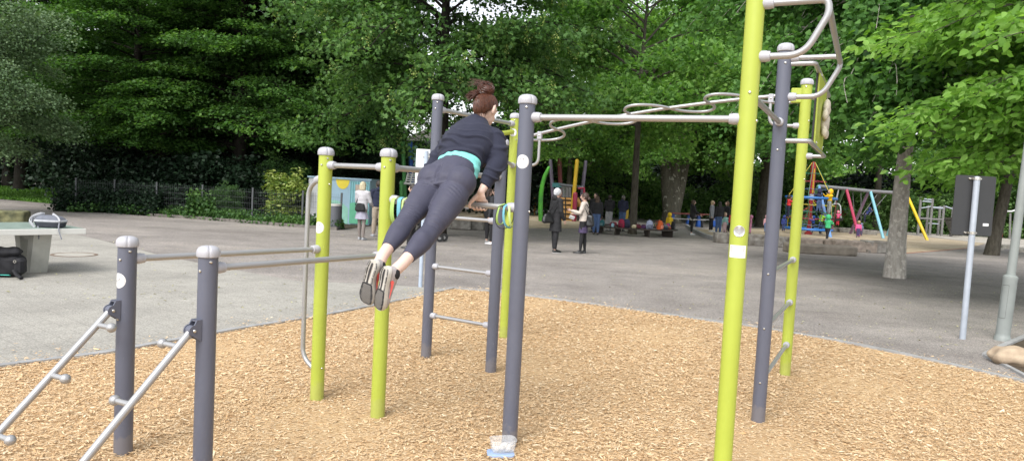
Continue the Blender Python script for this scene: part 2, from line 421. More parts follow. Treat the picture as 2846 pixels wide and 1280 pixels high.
def sticker(post, key, z, ang, r=.043, glyph=0):
    """curved round label on the post, ang = compass of its centre"""
    cx, cy, _ = P[key]; mb = MB(RO)
    def on(u, v, off): a = ang+u/.05; return (cx+math.cos(a)*(.05+off), cy+math.sin(a)*(.05+off), z+v)
    n = 28; rings = [[on(r*q*math.cos(2*math.pi*k/n), r*q*math.sin(2*math.pi*k/n), .0008) for k in range(n)] for q in (1, .66, .33, .02)]
    mb.rings(rings, False)
    o = mb.build('sticker', [WHITE], post); mb = MB(RO)
    def seg_(a, b, w=.0011):
        d = Vector((b[0]-a[0], b[1]-a[1])); L = d.length; d /= L; s = Vector((-d.y, d.x))*w; m = max(2, int(L/.006)); rg = []
        for i in range(m+1):
            q = Vector(a)+d*L*i/m; rg.append([on(q.x+s.x, q.y+s.y, .0016), on(q.x-s.x, q.y-s.y, .0016)])
        mb.rings(rg, False, closed=False)
    for k in range(n):
        if k % 7 == 3: continue
        a0, a1 = 2*math.pi*k/n, 2*math.pi*(k+1)/n
        seg_((r*.88*math.cos(a0), r*.88*math.sin(a0)), (r*.88*math.cos(a1), r*.88*math.sin(a1)), .0007)
    if glyph == 0:
        for a, b in (((-.014, -.004), (-.014, .016)), ((.004, -.004), (.004, .016)), ((-.020, .016), (.016, .020)), ((.010, .004), (.010, .019))): seg_(a, b)
    else:
        for a, b in (((-.022, -.004), (.020, .010)), ((-.012, -.014), (-.009, .001)), ((.006, .003), (.010, .018))): seg_(a, b)
    mb.build('pictogram', [INK], post); return o
def make_post(key, mat, label, bolts=()):
    x, y, z = P[key]; mb = MB(RO)
    mb.lathe((x, y, -.12), [(.05, 0), (.05, z+.12)], seg=40)
    o = mb.build('post', [mat], rig); o['label'] = label
    cap_mesh((x, y, z)).build('cap', [CAPM], o)
    to = math.atan2(-y, -x)
    for bz, da in list(bolts)+[(z-.022, .25 if key in 'ABCD' else -.1)]:
        a = to+da
        bolt_mesh((x+math.cos(a)*.05, y+math.sin(a)*.05, bz), (math.cos(a), math.sin(a), 0)).build('bolt', [BOLT], o)
    posts[key] = o; return o
make_post('A', GREY, 'short dark grey post at the left end', [(1.14, -.75), (.8, -.9)])
make_post('B', GREY, 'short dark grey post nearest the camera', [(1.14, -.85)])
make_post('C', LIME, 'lime green post with a bent side tube', [(1.76, -.6), (1.62, .7), (.25, .6)])
make_post('D', LIME, 'lime green post behind the shoes', [(1.76, -.5)])
make_post('E', GREY, 'tall grey post left of the person', [(2.37, -.4), (1.9, .3)])
make_post('F', GREY, 'medium grey post right of the person', [(1.36, .9)])
make_post('G', LIME, 'slim looking lime green post behind the person', [(2.2, .4)])
make_post('H', GREY, 'thick looking grey post in the middle', [(1.52, 1.2)])
make_post('I', LIME, 'tall lime green post with a round badge', [(2.25, .05), (2.1, 1.3)])
make_post('J', GREY, 'tall grey post on the right with side loops', [(2.68, .1), (2.05, -.1), (1.13, -.1), (.72, -.1), (.31, -.1)])
make_post('K', LIME, 'lime green post at the right end of the rig', [(2.45, .9), (1.9, .9)])
def fit(at, d, parent, r=.03, L=.052):
    """plastic cup where a bar meets a post; at = point on the post axis"""
    d = Vector(d).normalized(); c = Vector(at)+d*.044
    mb = MB(RO); mb.lathe(c, [(r*.6, -.012), (r*.92, -.006), (r, .004), (r, L*.62), (r*.93, L*.72), (r*.90, L), (r*.7, L+.002)], axis=d, seg=24)
    a = d.cross(Vector((0, 0, 1))).normalized(); q = c+d*L*.4+a*(-1 if a.y > 0 else 1)*r
    o = mb.build('end_fitting', [CAPM], parent)
    bolt_mesh(q, (q-(c+d*L*.4)), .005).build('end_fitting_screw', [BOLT], parent) if False else None
    return o
def bar(k1, k2, z, r=.0185, name='bar', z2=None, label=None):
    a, b = V3(P[k1], z), V3(P[k2], z if z2 is None else z2); d = (b-a).normalized()
    mb = MB(RO); mb.tube([a+d*.05, b-d*.05], r, 20)
    o = mb.build(name, [BARM], rig)
    if label: o['label'] = label
    rr = r+.0125
    fit(a, d, o, rr); fit(b, -d, o, rr); return o
bar('A', 'C', 1.14); bar('B', 'D', 1.15); bar('C', 'D', 1.76); bar('D', 'F', 1.76, .0215)
bar('D', 'H', 1.54, label='silver bar gripped by the exercising person')
bar('H', 'I', 2.11, .0195, label='long high silver pull-up bar'); bar('E', 'G', 2.37, .020); bar('F', 'G', 1.92); bar('I', 'J', 2.25)
for z in (.42, .89, 1.365): bar('E', 'F', z, .0165, 'rung')
for z in (.31, .72, 1.13): bar('J', 'K', z, .0175, 'rung')
# bent tube beside the lime post
def bent(path, rad, r, parent, name='bent_tube', fits=()):
    mb = MB(RO); mb.tube(smooth_path(path, rad, 8), r, 20); o = mb.build(name, [BARM], parent)
    for p, d in fits: fit(p, d, o, r+.0125)
    return o
c = V3(P['C'], 0); o_ = Vector((-.85, .52, 0)).normalized()
bent([c+Vector((0, 0, 1.68)), c+o_*.17+Vector((0, 0, 1.60)), c+o_*.17+Vector((0, 0, .30)), c+o_*.02+Vector((0, 0, .215))], .10, .0175, rig, fits=[(c+Vector((0, 0, 1.675)), o_+Vector((0, 0, -.35)))])
# sloping step bars with pegs
dS = Vector((P['A'][0]-P['C'][0], P['A'][1]-P['C'][1], 0)).normalized()
for k, zb, side, ss in (('A', .855, 1, (.075, .315, .575)), ('B', .83, -1, (.075, .325, .60))):
    p = V3(P[k], zb); dd = (dS*.70+Vector((0, 0, -.73))).normalized(); s0 = p+dS*.085; e = s0+dd*1.13
    mb = MB(RO); mb.tube([s0, e], .0195, 22); ib = mb.build('sloping_bar', [BARM], rig)
    pd = Vector((P['B'][0]-P['A'][0], P['B'][1]-P['A'][1], 0)).normalized()*side
    for s in ss+(.80,):
        q = s0+dd*s*1.38; mb = MB(RO)
        mb.tube([q, q+pd*.105], .0145, 16); mb.lathe(q+pd*.098, [(.0145, 0), (.02, .003), (.0245, .012), (.0268, .023), (.0245, .034), (.016, .045), (.004, .049)], axis=pd, seg=20)
        mb.build('peg', [BARM], ib)
    # bracket: two cheeks and a back plate
    sd_ = Vector((-dS.y, dS.x, 0)); mb = MB(RO)
    for q in (-1, 1):
        prof = []
        for t in range(9):
            a = math.pi/2-math.pi*t/8*.95; prof.append((.085+.030*math.cos(a), .030*math.sin(a)))
        prof = [(.045, .055)]+[(.072, .055)]+prof+[(.045, -.06)]
        rg = [[p+dS*u+Vector((0, 0, v))+sd_*(q*.024+w) for u, v in prof] for w in (-.004, .004)]
        mb.rings(rg)
    mb.box(p+dS*.06+Vector((0, 0, .05)), (.03, .046, .008), Matrix.Rotation(math.atan2(dS.y, dS.x), 3, 'Z'))
    br = mb.build('bracket', [GREY], posts[k])
    mb = MB(RO); mb.lathe(s0-sd_*.02, [(.026, 0), (.026, .04)], axis=sd_, seg=20); mb.build('hinge', [GREY], posts[k])
    for q in (-1, 1): bolt_mesh(s0+sd_*q*.028, sd_*q, .010).build('bolt', [BOLT], posts[k])
# side loops on the two right posts
pI, pJ, pK, pG = (V3(P[k], 0) for k in 'IJKG')
dIJ = (pJ-pI).normalized(); oI = Vector((dIJ.y, -dIJ.x, 0)); up = Vector((0, 0, 1))
tops = []
for p, zt, zl in ((pI, 2.735, 2.450), (pJ, 2.722, 2.440)):
    a, b = p+up*zt, p+up*zl
    bent([a, a+oI*.365, a+oI*.375-up*.07, b+oI*.265, b], .085, .0185, rig, 'grip_loop', fits=[(a, oI), (b, oI)])
    tops.append(a+oI*.372-up*.045)
mb = MB(RO); mb.tube(tops, .0175, 18); mb.build('link_bar', [BARM], rig)
dJK = (pK-pJ).normalized(); oJ = Vector((dJK.y, -dJK.x, 0))
for z in (2.68, 2.12):
    bent([pJ+up*z, pJ+oJ*.21+up*z, pK+oJ*.20+up*z, pK+up*z], .04, .0175, rig, 'offset_rung', fits=[(pK+up*z, oJ)])
# board with a beige grip hold
pa, pb = pJ.lerp(pK, .20)+oJ*.20, pJ.lerp(pK, .66)+oJ*.215
mid = (pa+pb)/2+up*2.405; rot = Matrix((dJK, oJ, up)).transposed()
mb = MB(RO); mb.box(mid+oJ*.006, ((pb-pa).length, .014, .60), rot, bev=.004)
bd = mb.build('lime_board', [LIME], rig)
mb = MB(RO); mb.box(mid-oJ*.0085, ((pb-pa).length+.004, .014, .605), rot); mb.build('board_backing', [BLACK], bd)
for u in (-.3, .3):
    for v in (-.26, .26): bolt_mesh(mid+dJK*u+up*v+oJ*.014, oJ, .012).build('bolt', [BOLT], bd)
BEI = M('beige_resin', (.42, .38, .31), .7, var=.2, scale=20, bump=.2)
mb = MB(RO); hc = mid+oJ*.035-up*.03+dJK*.08; 
mb.ball(hc-up*.05, .07, 16, 10, sc=(1, 1, 1), rot=rot@Matrix.Diagonal((1.5, .55, 1.2)))
for i, (u, v, rr) in enumerate(((-.16, .02, .052), (-.09, .10, .055), (0, .14, .058), (.09, .10, .055), (.16, .0, .05), (.12, -.16, .05), (-.12, -.16, .05))):
    mb.ball(hc+dJK*u*.7+up*v*.75+oJ*.01, rr*.62, 12, 8, sc=(1, 1, 1), rot=rot@Matrix.Diagonal((.9, .8, 1.5)))
remeshed(mb, 'beige_hold', BEI, bd, .008, 2)
# overhead snake ladder
pts_px = [(1445, 386), (1488, 374), (1569, 355), (1645, 338), (1751, 316), (1854, 301), (1954, 288), (2051, 277), (2150, 267), (2208, 262)]
dGK = (pK-pG).normalized(); nGK = Vector((-dGK.y, dGK.x, 0)); nGK = -nGK if nGK.y > 0 else nGK
def on_plane(px, py):
    r = ray(px, py); t = nGK.dot(pG)/nGK.dot(r); return Vector((r.x*t, r.y*t, r.z*t+EYE))
spine = [on_plane(*q) for q in pts_px]
sx = [(q-pG).dot(dGK) for q in spine]; sz = [q.z for q in spine]
cf = np.polyfit(sx, sz, 3)
def zl_(s): return float(np.polyval(cf, s))
Ltot = (pK-pG).length
mb = MB(RO); mb.tube([pG+dGK*s+up*zl_(s) for s in np.linspace(.05, Ltot-.06, 40)], .0175, 18)
lad = mb.build('overhead_ladder', [BARM], rig); lad['label'] = 'overhead ladder of a rising tube with a second tube snaking round it'
mb = MB(RO); n = 240; s0_, s1_ = .10, Ltot-.10; nw = 7.0
path = []
for i in range(n+1):
    s = s0_+(s1_-s0_)*i/n; w = math.sin(math.pi*nw*i/n); q = math.copysign(abs(w)**.5, w)
    lean = .10*q
    path.append(pG+dGK*(s+.14*q)+nGK*(.23*q*-1)+up*(zl_(s)-.028*-1*q*-1-.004))
mb.tube(path, .0145, 14); mb.build('snaking_tube', [BARM], lad)
for (px_, z0, tgt, key) in ((1500, 1.93, 'G', pG), (2143, 2.405, 'K', pK)):
    q = on_plane(px_, 380 if key is pG else 268); s = (q-pG).dot(dGK); a = pG+dGK*s; side = -1 if key is pG else 1
    bent([a+up*(zl_(s)-.01), a+up*z0, key+up*z0], .09, .0155, rig, 'ladder_brace', fits=[(key+up*z0, -dGK*side)])
    mb = MB(RO); mb.box(a+up*(zl_(s)-.022), (.05, .05, .085), Matrix.Rotation(math.atan2(dGK.y, dGK.x), 3, 'Z'), bev=.006); b = mb.build('clamp', [CAPM], lad)
    bolt_mesh(a+up*(zl_(s)-.02)+nGK*.025, nGK, .009).build('bolt', [BOLT], lad)
mb = MB(RO); mb.box(pG+dGK*.085+up*2.215, (.10, .05, .13), Matrix.Rotation(math.atan2(dGK.y, dGK.x), 3, 'Z'), bev=.008); mb.build('lime_bracket', [LIME], posts['G'])
mb = MB(RO); mb.box(pK-dGK*.085+up*2.69, (.10, .05, .14), Matrix.Rotation(math.atan2(dGK.y, dGK.x), 3, 'Z'), bev=.008); mb.build('lime_bracket', [LIME], posts['K'])
mb = MB(RO); mb.tube(smooth_path([pG+up*2.29, pG+Vector((-.20, -.35, 2.22)), pG+Vector((-.16, -.6, 2.0)), pG+Vector((-.09, -.75, 1.86))], .15), .026, 18); mb.build('lime_arc', [LIME], rig)
def face(key): return math.atan2(-P[key][1], -P[key][0])
sticker(posts['A'], 'A', 1.02, face('A')-.95, glyph=1); sticker(posts['C'], 'C', 1.30, face('C')-.75); sticker(posts['E'], 'E', 1.93, face('E')-.15)
sticker(posts['G'], 'G', 2.275, face('G')-.35); sticker(posts['H'], 'H', 1.83, face('H')-.28)
# badge and notice on the big lime post
cx, cy, _ = P['I']; fa = face('I')
def onI(u, v, off): a = fa+u/.05; return (cx+math.cos(a)*(.05+off), cy+math.sin(a)*(.05+off), v)
mb = MB(RO); nn_ = 32
mb.rings([[onI(.031*q*math.cos(2*math.pi*k/nn_), 1.49+.031*q*math.sin(2*math.pi*k/nn_), h) for k in range(nn_)] for q, h in ((1, 0), (1, .002), (.93, .0028), (.9, .002), (.45, .002), (.03, .002))], False)
bg_ = mb.build('badge', [M('badge_alu', (.5, .5, .5), .35, metal=.7, var=.05)], posts['I'])
mb = MB(RO)
for row in range(5):
    w = .016 if row in (0, 4) else .021
    mb.rings([[onI(u, 1.49+.013-row*.0065, .0026), onI(u, 1.49+.0155-row*.0065, .0026)] for u in np.linspace(-w, w, 9)], False, closed=False)
mb.build('badge_engraving', [M('engrave', (.25, .25, .25), .6)], posts['I'])
mb = MB(RO); mb.rings([[onI(u, 1.343, .0009), onI(u, 1.412, .0009)] for u in np.linspace(-.050, .048, 17)], False, closed=False); nt_ = mb.build('notice', [WHITE], posts['I'])
mb = MB(RO); rr = random.Random(3)
for row, (a, b) in enumerate(((-.043, .034), (-.044, -.002), (-.044, .038), (-.044, .040), (-.044, .036), (-.044, .039), (-.044, .012), (0, 0), (0, 0), (-.044, .01), (-.044, .022), (0, 0), (-.044, -.03))):
    if a == b: continue
    u = a; z = 1.405-row*.0047; hh = .0009 if row else .0013
    while u < b:
        w = rr.uniform(.002, .008); e = min(b, u+w)
        mb.rings([[onI(q, z-hh, .0017), onI(q, z+hh, .0017)] for q in (u, (u+e)/2, e)], False, closed=False); u = e+.0016
mb.build('notice_text', [M('notice_ink', (.28, .28, .30), .7)], posts['I'])
# resistance bands looped over the gripped bar
BG = M('band_green', (.33, .50, .13), .6, var=.1); BBL = M('band_blue', (.13, .38, .48), .6, var=.1); BY = M('band_pale', (.42, .54, .22), .6, var=.1)
pD, pH = V3(P['D'], 1.54), V3(P['H'], 1.54); dDH = (pH-pD).normalized(); sDH = Vector((-dDH.y, dDH.x, 0))
def band(t, hang, w, mat, label, swing=0.0, th=.0016, spread=.016, tw=.5, name='resistance_band'):
    c = pD.lerp(pH, t); n = 44; ring = []
    org = c.copy(); mb = MB(org)
    for i in range(n):
        a = 2*math.pi*i/n; s = math.sin(a); co = math.cos(a)
        # teardrop: bar radius at the top, wider at the bottom
        zz = co; rad = .021+spread*(1-zz)*.5*1.6
        z = .021 if zz > .0 else 0
        pos = c+sDH*(s*rad)+up*((zz*.0205) if zz > 0 else zz*hang)+dDH*(swing*(1-zz)*.5+.012*math.sin(a)*tw*(1-zz))
        ring.append(pos)
    for i in range(n):
        pass
    rg = []
    for i in range(n+1):
        p = ring[i % n]; q = ring[(i+1) % n]; o = ring[(i-1) % n]; tng = (q-o).normalized()
        wd = (dDH-tng*dDH.dot(tng)).normalized(); nr = tng.cross(wd)
        k = (1-math.cos(2*math.pi*i/n))*.5*tw; wd2 = (wd*math.cos(k)+nr*math.sin(k)); nr2 = tng.cross(wd2)
        rg.append([p+wd2*w/2+nr2*th, p+wd2*w/2-nr2*th, p-wd2*w/2-nr2*th, p-wd2*w/2+nr2*th])
    mb.rings(rg, False); o = mb.build(name, [mat]); o.location = org
    return tag(o, label, 'resistance band' if name == 'resistance_band' else 'cord', 'bands looped over the gripped bar')
band(.085, .165, .026, BG, 'bright green band hanging nearest the lime post on the left end of the gripped bar', 0, spread=.03)
band(.125, .16, .026, BBL, 'light blue band hanging between two green ones on the left end of the gripped bar', .005, spread=.02, tw=.3)
band(.165, .15, .012, BY, 'narrow pale green band hanging nearest the person on the left end of the gripped bar', .03, spread=.05, tw=.9)
band(.885, .115, .013, BG, 'green band hanging nearest the person on the right end of the gripped bar', -.03, spread=.03)
band(.925, .125, .013, BY, 'yellowish green band beside the thick grey post on the right end of the gripped bar', .02, spread=.02, tw=.2)
band(.905, .13, .013, BBL, 'blue band behind the two green ones on the right end of the gripped bar', .02, spread=.045, tw=.8)
band(.90, .14, .004, BLACK, 'thin black cord ring dangling among the bands at the thick grey post', -.02, .002, .08, 1, 'cord')
# ------------------------------------------------------------------ trees
def leaf_mat(name, dark, mid, light, trans=.35, rough=.55, spec=.25):
    m, nt, p, out = nodes(name)
    at = nd(nt, 'ShaderNodeAttribute'); at.attribute_name = 'tint'
    c = ramp(nt, at.outputs['Fac'], [(0, dark), (.5, mid), (1, light)])
    nt.links.new(c, p.inputs['Base Color']); p.inputs['Roughness'].default_value = rough; p.inputs['Specular IOR Level'].default_value = spec
    tr = nd(nt, 'ShaderNodeBsdfTranslucent'); nt.links.new(mixc(nt, 1.0, c, (1.25, 1.35, .6), 'MULTIPLY'), tr.inputs[0])
    mx = nd(nt, 'ShaderNodeMixShader'); mx.inputs[0].default_value = trans
    nt.links.new(p.outputs[0], mx.inputs[1]); nt.links.new(tr.outputs[0], mx.inputs[2]); nt.links.new(mx.outputs[0], out.inputs[0])
    MATS[name] = m; return m
def bark_mat(name, c1, c2, scale=6, patch=None):
    m, nt, p, out = nodes(name); tc = nd(nt, 'ShaderNodeTexCoord')
    mp = nd(nt, 'ShaderNodeMapping'); nt.links.new(tc.outputs['Object'], mp.inputs[0]); mp.inputs['Scale'].default_value = (1, 1, .28)
    n = nd(nt, 'ShaderNodeTexNoise', Scale=scale*2.2, Detail=7.0, Roughness=.72); nt.links.new(mp.outputs[0], n.inputs['Vector'])
    c = ramp(nt, n.outputs[0], [(.32, c1), (.68, c2)])
    if patch:
        v = nd(nt, 'ShaderNodeTexNoise', Scale=patch[1], Detail=3.0, Roughness=.6); nt.links.new(tc.outputs['Object'], v.inputs['Vector'])
        c = mixc(nt, ramp(nt, v.outputs[0], [(patch[2], (0, 0, 0)), (patch[2]+.04, (1, 1, 1))]), c, patch[0])
    nt.links.new(c, p.inputs['Base Color']); p.inputs['Roughness'].default_value = .9; p.inputs['Specular IOR Level'].default_value = .15
    b = nd(nt, 'ShaderNodeBump', Strength=.7, Distance=.03); nt.links.new(n.outputs[0], b.inputs['Height']); nt.links.new(b.outputs[0], p.inputs['Normal'])
    MATS[name] = m; return m
LEAFS = {
 'kite': (np.array([(0, 0, 0), (.38, .42, .05), (0, 1, -.06), (-.38, .42, .05)]), np.array([(0, 1, 2, 3)])),
 'fold': (np.array([(0, 0, 0), (.24, .30, .07), (.20, .70, .03), (0, 1, -.10), (-.20, .70, .03), (-.24, .30, .07), (0, .5, -.03)]),
          np.array([(0, 1, 2, 6), (6, 2, 3, 3), (0, 6, 4, 5), (6, 3, 4, 4)])),
 'needle': (np.array([(0, 0, 0), (.10, .5, .02), (0, 1, -.04), (-.10, .5, .02)]), np.array([(0, 1, 2, 3)])),
 'palm': (np.array([(0, 0, 0), (.5, .18, .05), (.30, .45, 0), (.46, .82, -.05), (0, .72, 0), (0, 1.1, -.1), (-.46, .82, -.05), (-.30, .45, 0), (-.5, .18, .05)]),
          np.array([(0, 1, 2, 4), (2, 3, 4, 4), (0, 4, 7, 8), (7, 4, 6, 6), (2, 4, 5, 5)])),
}
LEAFS['heart'] = (np.array([(0, 0, 0), (.40, .08, .06), (.42, .45, .05), (0, 1, -.10), (-.42, .45, .05), (-.40, .08, .06)]), np.array([(0, 1, 2, 3), (0, 3, 4, 5)]))
def leaves(rng, pos, size, shape, out_dir=None, flat=.6, hang=.3, tint=None):
    """pos (n,3); flat = how horizontal the blades lie; returns V,F,tint"""
    n = len(pos); T, FQ = LEAFS[shape]
    d = rng.normal(0, 1, (n, 3)); d[:, 2] *= .45
    if out_dir is not None: d += out_dir*1.1
    d[:, 2] -= hang; d /= np.linalg.norm(d, axis=1)[:, None]
    nn = rng.normal(0, 1, (n, 3))*(1-flat)+np.array([0, 0, 1.0])*flat
    nn -= d*(nn*d).sum(1)[:, None]; nn /= np.linalg.norm(nn, axis=1)[:, None]+1e-9
    s = np.cross(d, nn); sz = size*rng.uniform(.7, 1.3, n)
    V = pos[:, None, :]+(s[:, None, :]*T[None, :, 0, None]+d[:, None, :]*T[None, :, 1, None]+nn[:, None, :]*T[None, :, 2, None])*sz[:, None, None]
    k = len(T); F = (FQ[None]+np.arange(n)[:, None, None]*k).reshape(-1, 4)
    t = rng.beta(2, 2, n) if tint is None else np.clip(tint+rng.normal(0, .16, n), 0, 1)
    return V.reshape(-1, 3), F, np.repeat(t, k)
def leaf_object(name, V, F, t, parent, mat, tri=False):
    # drop degenerate 4th corner -> keep as quads/tris through a mixed build
    q = F[F[:, 2] != F[:, 3]]; tr = F[F[:, 2] == F[:, 3]][:, :3]
    me = bpy.data.meshes.new(name); n = len(V); me.vertices.add(n); me.vertices.foreach_set('co', np.ascontiguousarray(V, np.float32).ravel())
    loops = np.concatenate([q.ravel(), tr.ravel()]).astype(np.int32); me.loops.add(len(loops)); me.loops.foreach_set('vertex_index', loops)
    st = np.concatenate([np.arange(len(q))*4, len(q)*4+np.arange(len(tr))*3]).astype(np.int32)
    me.polygons.add(len(st)); me.polygons.foreach_set('loop_start', st); me.update(calc_edges=True)
    a = me.attributes.new('tint', 'FLOAT', 'POINT'); a.data.foreach_set('value', np.ascontiguousarray(t, np.float32))
    return link(name, me, parent, [mat])
def bough_points(rng, base, az, L, rise, droop, n=9, wig=.06):
    t = np.linspace(0, 1, n); a = az+np.cumsum(rng.normal(0, wig, n))
    x = np.cumsum(np.cos(a))*L/n; y = np.cumsum(np.sin(a))*L/n; z = L*(rise*t-droop*t*t)
    x -= x[0]; y -= y[0]
    return np.stack([base[0]+x, base[1]+y, base[2]+z], 1)
def tree_parts(seed, H, crown, z0, z1, nb, per, leafsz, shape='kite', rise=.35, droop=.3, flat=.65, hang=.3, spray=.5, thick=.12, trunk_r=.3,
               start=.25, zmin=0.0, trunk_top=None, lean=(0, 0), az_rng=(0, 2*math.pi), profile=None, limb_r=.07, fork=0, subs=4, tint_top=.25, low_r=None):
    rng = np.random.default_rng(seed); mb = MB()
    tt = trunk_top or H*.92; npt = 12; tp = []
    for i in range(npt):
        q = i/(npt-1); tp.append((lean[0]*q+.12*math.sin(q*5+seed)*q, lean[1]*q+.1*math.cos(q*4+seed)*q, q*tt-.1*(i == 0)))
    rad = [trunk_r*(1.0+.18*math.exp(-q*40)) * (1-.82*q) for q in np.linspace(0, 1, npt)]
    mb.tube(tp, rad, 14)
    if fork:
        for sgn in (-1, 1): mb.tube([(0, 0, .4), (sgn*trunk_r*.7, 0, 2.2), (sgn*trunk_r*1.5, 0, 6), (sgn*trunk_r*2.5, .3, 11)], [trunk_r*.9, trunk_r*.62, trunk_r*.5, trunk_r*.3], 14)
    tp = np.array(tp); PS, OD, TI = [], [], []
    for b in range(nb):
        q = (b+rng.random())/nb; z = z0+(z1-z0)*q
        k = np.interp(z, tp[:, 2], np.arange(npt)); kb = int(k); f = k-kb
        base = tp[kb]*(1-f)+tp[min(kb+1, npt-1)]*f
        prof = profile(q) if profile else math.sqrt(max(.05, 1-(2*q-.75)**2*.55))
        L = crown*prof*rng.uniform(.78, 1.1); az = rng.uniform(*az_rng)
        bp = bough_points(rng, base, az, L, rise*rng.uniform(.6, 1.4)*(1.0+q*1.3), droop*rng.uniform(.6, 1.4)*(1.35-q*.8))
        cutn = max(3, int(np.argmax(bp[:, 2] < zmin)) if (bp[:, 2] < zmin).any() else len(bp)); bq = bp[:cutn]
        lr = limb_r*(.5+.8*(1-q)); mb.tube([Vector(v) for v in bq], [max(.008, lr*(1-i/9.5)) for i in range(len(bq))], 6)
        # secondary sprays
        for s in range(subs):
            t = start+(1-start)*(s+rng.random())/subs; i = t*(len(bp)-1); ib = min(int(i), len(bp)-2)
            p0 = bp[ib]*(1-(i-ib))+bp[ib+1]*(i-ib); side = az+rng.choice([-1, 1])*rng.uniform(.35, 1.1) if t < .9 else az
            sl = L*spray*(1.15-t*.6)*rng.uniform(.6, 1.2)
            sp = bough_points(rng, p0, side, sl, rise*.4, droop*.9, 6, .12)
            if sp[-1][2] > zmin+.2: mb.tube([Vector(v) for v in sp], [max(.005, lr*.35*(1-j/6.5)) for j in range(len(sp))], 4)
            m = int(per*sl*rng.uniform(.7, 1.3)); u = rng.random(m)**.8; j = u*(len(sp)-1); jb = np.minimum(j.astype(int), len(sp)-2); g = (j-jb)[:, None]
            c = sp[jb]*(1-g)+sp[jb+1]*g; w = (.16+.30*sl*.5*np.sin(u*np.pi*.85+.3))[:, None]
            off = rng.normal(0, 1, (m, 3))*w*np.array([1, 1, 0]); off[:, 2] = rng.normal(0, thick, m)-.35*(off[:, 0]**2+off[:, 1]**2)
            PS.append(c+off); dd = np.array([math.cos(side), math.sin(side), 0.0]); o = off*1.2; o[:, 2] = 0; OD.append(o+dd)
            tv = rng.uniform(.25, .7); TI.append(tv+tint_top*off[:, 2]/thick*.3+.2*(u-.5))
    PS = np.concatenate(PS); OD = np.concatenate(OD); TI = np.concatenate(TI)
    kp = PS[:, 2] > zmin+.3*np.sin(PS[:, 0]*1.3)*np.cos(PS[:, 1]*1.1); PS, OD, TI = PS[kp], OD[kp], TI[kp]
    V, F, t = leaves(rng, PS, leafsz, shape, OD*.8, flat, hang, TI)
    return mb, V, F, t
TREES = {}
def tree_proto(key, seed, bark, leafm, **kw):
    mb, V, F, t = tree_parts(seed, **kw)
    TREES[key] = (mb, V, F, t, bark, leafm)
def plant_tree(key, loc, label, name='broadleaf_tree', cat='tree', rz=0.0, sc=1.0, group=None, store={}):
    o = empty(name, loc, label, cat, group, rz); o.scale = (sc, sc, sc) if isinstance(sc, (int, float)) else sc
    if key not in store:
        mb, V, F, t, bark, lm = TREES[key]
        a = mb.build('trunk', [bark], o); b = leaf_object('crown', V, F, t, o, lm); store[key] = (a, b)
    else:
        for src in store[key]:
            c = src.copy(); COL.objects.link(c); c.parent = o
    return o
BK_D = bark_mat('bark_dark', (.010, .009, .007), (.032, .028, .023))
BK_G = bark_mat('bark_grey', (.27, .245, .22), (.52, .48, .43), 5, patch=((.56, .52, .47), 11.0, .56))
BK_P = bark_mat('bark_plane', (.075, .07, .055), (.16, .15, .12), 2, patch=((.36, .35, .30), 3.2, .60))
BK_M = bark_mat('bark_brown', (.04, .034, .026), (.11, .10, .08))
BK_S = bark_mat('bark_pale_stump', (.13, .12, .095), (.26, .24, .20), 4)
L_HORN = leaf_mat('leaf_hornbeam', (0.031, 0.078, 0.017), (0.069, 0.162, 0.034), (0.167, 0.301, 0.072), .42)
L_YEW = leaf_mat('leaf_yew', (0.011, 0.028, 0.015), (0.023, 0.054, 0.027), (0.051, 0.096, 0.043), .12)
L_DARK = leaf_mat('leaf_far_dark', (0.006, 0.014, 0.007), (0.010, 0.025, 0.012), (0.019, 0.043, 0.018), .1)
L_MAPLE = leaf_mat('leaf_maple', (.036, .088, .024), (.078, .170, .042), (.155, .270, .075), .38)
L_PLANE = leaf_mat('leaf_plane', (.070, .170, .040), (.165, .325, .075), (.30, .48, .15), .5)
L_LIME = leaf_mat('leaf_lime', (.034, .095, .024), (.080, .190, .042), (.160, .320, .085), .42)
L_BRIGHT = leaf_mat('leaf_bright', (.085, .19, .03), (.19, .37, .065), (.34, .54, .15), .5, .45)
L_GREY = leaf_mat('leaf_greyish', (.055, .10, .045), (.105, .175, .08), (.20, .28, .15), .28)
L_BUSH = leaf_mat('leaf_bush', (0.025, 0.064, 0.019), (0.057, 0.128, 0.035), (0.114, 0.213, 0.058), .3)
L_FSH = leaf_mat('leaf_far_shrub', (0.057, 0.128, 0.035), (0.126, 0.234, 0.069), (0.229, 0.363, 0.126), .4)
L_AUC = leaf_mat('leaf_variegated', (.06, .13, .03), (.22, .30, .06), (.45, .50, .16), .3, .35, .5)
